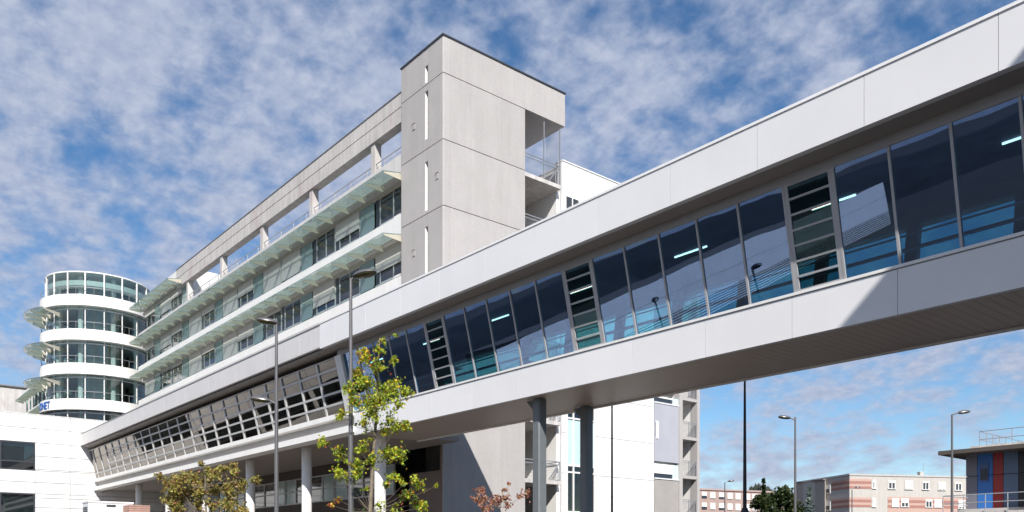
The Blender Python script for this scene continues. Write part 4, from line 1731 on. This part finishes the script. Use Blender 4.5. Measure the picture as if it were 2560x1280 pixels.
pcol = [('grey_panel', (.17, .17, .21)), ('blue_panel', (.03, .15, .46)), ('red_panel', (.30, .022, .02)), ('slate_panel', (.10, .15, .24)), ('recess_shade_panel', (.02, .02, .025))]  # last colour paints in the deep shade of a recess
edges = [2415, 2444, 2483, 2509, 2547, 2600, 2720]
order = [0, 1, 2, 3, 4, 3]
zt, zsp = zb_(1137, 2415), zb_(1190, 2440)
for i in range(6):
    nm, cl_ = pcol[order[i]]
    m = bpy.data.materials.get(nm) or pmat(nm, cl_, .45, var=.06, scale=.6)
    q = MB()
    q.box(Xb(edges[i]), Xb(edges[i + 1]) - .03, BY, BY + .2, zsp + .02, zt)
    q.box(Xb(edges[i]), Xb(edges[i + 1]) - .03, BY, BY + .2, zb_(1272, 2440), zsp - .02)
    q.build('wall_panel', m, bl)
q = MB()
q.box(Xb(2450), Xb(2472), BY - .06, BY - .002, zb_(1204, 2460), zb_(1158, 2460))
wn = q.build('window', pmat('blue_frame', (.05, .10, .26), .4), bl)
MB().box(Xb(2452), Xb(2470), BY - .08, BY - .061, zb_(1200, 2460), zb_(1172, 2460)).build('pane', spandrel, wn)
MB().box(BX - .0, Xb(2720), BY + .21, BY + 12, G, zt).build('core', concrete_dark, bl)
MB().box(BX - .3, Xb(2720), BY - .6, BY - .01, G, zb_(1273, 2440)).build('base', concrete, bl)
xf = X_on(2582, BY)
MB().box(xf, xf + .3, BY - 1.3, BY - .02, G, zt).build('shade_fin', concrete, bl)  # out-of-view fin added to shade the red and slate panels
# roof slab: reaches forward and past the corner
yo = BY - 1.6
x_tip = X_on(2345, yo)
zs = (HOR - 1138) * yo / ray(2345)[1]
MB().box(x_tip, Xb(2720), yo, BY + 13, zs, zs + .26).build('roof_slab', pmat('brown_slab', (.085, .07, .06), .85, var=.15, scale=.8), bl)
zp = (HOR - 1116) * (yo + .5) / ray(2425)[1]
MB().box(X_on(2425, yo + .5), Xb(2720), yo + .5, BY + 12, zs + .261, zp + .0).build('roof_upstand', concrete_old, bl)
q = MB()
xr0 = X_on(2449, yo + .8)
zr = (HOR - 1079) * (yo + .8) / ray(2449)[1]
for dz in (0, -.52):
    MB().tube([(xr0, yo + .8, zr + dz), (Xb(2720), yo + .8, zr + dz)], .025, 6).build('rail', steel, bl)
    MB().tube([(xr0, yo + .8, zr + dz), (xr0, BY + 8, zr + dz)], .025, 6).build('rail', steel, bl)
for j in range(8):
    MB().tube([(xr0 + 1.9 * j, yo + .8, zp), (xr0 + 1.9 * j, yo + .8, zr)], .022, 6).build('post', steel, bl)
    if j: MB().tube([(xr0, yo + .8 + 1.1 * j, zp), (xr0, yo + .8 + 1.1 * j, zr)], .022, 6).build('post', steel, bl)
# ramp railing in front
rl = thing('ramp_railing', 'grey two bar railing in front of the blue panelled building', 'railing', (X_on(2440, BY - 3), BY - 3, G))
YR = BY - 3.2
q = MB()
xa, xb_ = X_on(2358, YR), X_on(2700, YR)
z1 = (HOR - 1238) * YR / ray(2400)[1]
for dz in (0, -.5):
    q.tube([(xa, YR, z1 + dz), (xb_, YR, z1 + dz)], .028, 8)
    q.tube([(xa, YR, z1 + dz), (xa + .3, YR + 3, z1 + dz)], .028, 8)
q.build('rail', mesh_steel, rl)
for j in range(7):
    x = xa + (xb_ - xa) * j / 6
    MB().tube([(x, YR, G), (x, YR, z1)], .03, 8).build('post', mesh_steel, rl)
MB().box(xa, xb_, YR + .1, YR + 2.6, G, z1 - 1.05).build('ramp_base', concrete_old, rl)

# ------------------------------------------------------------------ cabinet and pallet at lower left
cd = 30.0
cxx, cyy = atd(240, cd)
kb = cd / F
cab = thing('equipment_cabinet', 'white metal equipment cabinet with vents, lower left beside the annex', 'cabinet', (cxx, cyy, G))
ctop = zl_(1254, cd)
x0, x1 = X_on(211, cyy), X_on(290, cyy)
q = MB()
ysd = cyy
wdt = 1.05
q.box(cxx - .42, cxx + .42, cyy - .35, cyy + 1.15, G + .1, ctop - .06)
q.box(cxx + .4201, cxx + .432, cyy - .15, cyy + .95, G + .4, ctop - .22)
q.build('body', white_panel, cab, bevel=.02)
MB().box(cxx - .44, cxx + .44, cyy - .37, cyy + 1.17, ctop - .059, ctop).build('lid', white_wall, cab)
q = MB()
for j in range(3):
    q.box(cxx - .3, cxx + .3, cyy - .365, cyy - .355, ctop - .25 - j * .07, ctop - .21 - j * .07)
q.build('vent', frame_dark, cab)
MB().box(cxx + .421, cxx + .44, cyy + .25, cyy + .55, ctop - .19, ctop - .12).build('plate', frame_dark, cab)
sx_, sy_ = atd(341, 30)
st = thing('tile_stack', 'stack of pinkish bricks strapped on a pallet beside the white cabinet', 'brick stack', (sx_, sy_, G))
q = MB()
stp = zl_(1264, 30)
z = G + .15
i = 0
while z < stp - .01:
    for j in range(4):
        q.box(sx_ - .42 + .21 * j + (.01 if i % 2 else 0), sx_ - .42 + .21 * j + .2, sy_ - .35, sy_ + .35, z, min(z + .065, stp))
    z += .075
    i += 1
q.build('bricks', pmat('pink_brick', (.46, .28, .23), .9, var=.2, scale=6), st)
MB().box(sx_ - .45, sx_ + .45, sy_ - .4, sy_ + .4, G + .02, G + .149).build('pallet', bark, st)

# ------------------------------------------------------------------ lift everything so that the ground is z = 0
for o in list(scn.objects):
    if o.parent is None and o.type in {'MESH', 'EMPTY'}:
        o.location.z += EYE
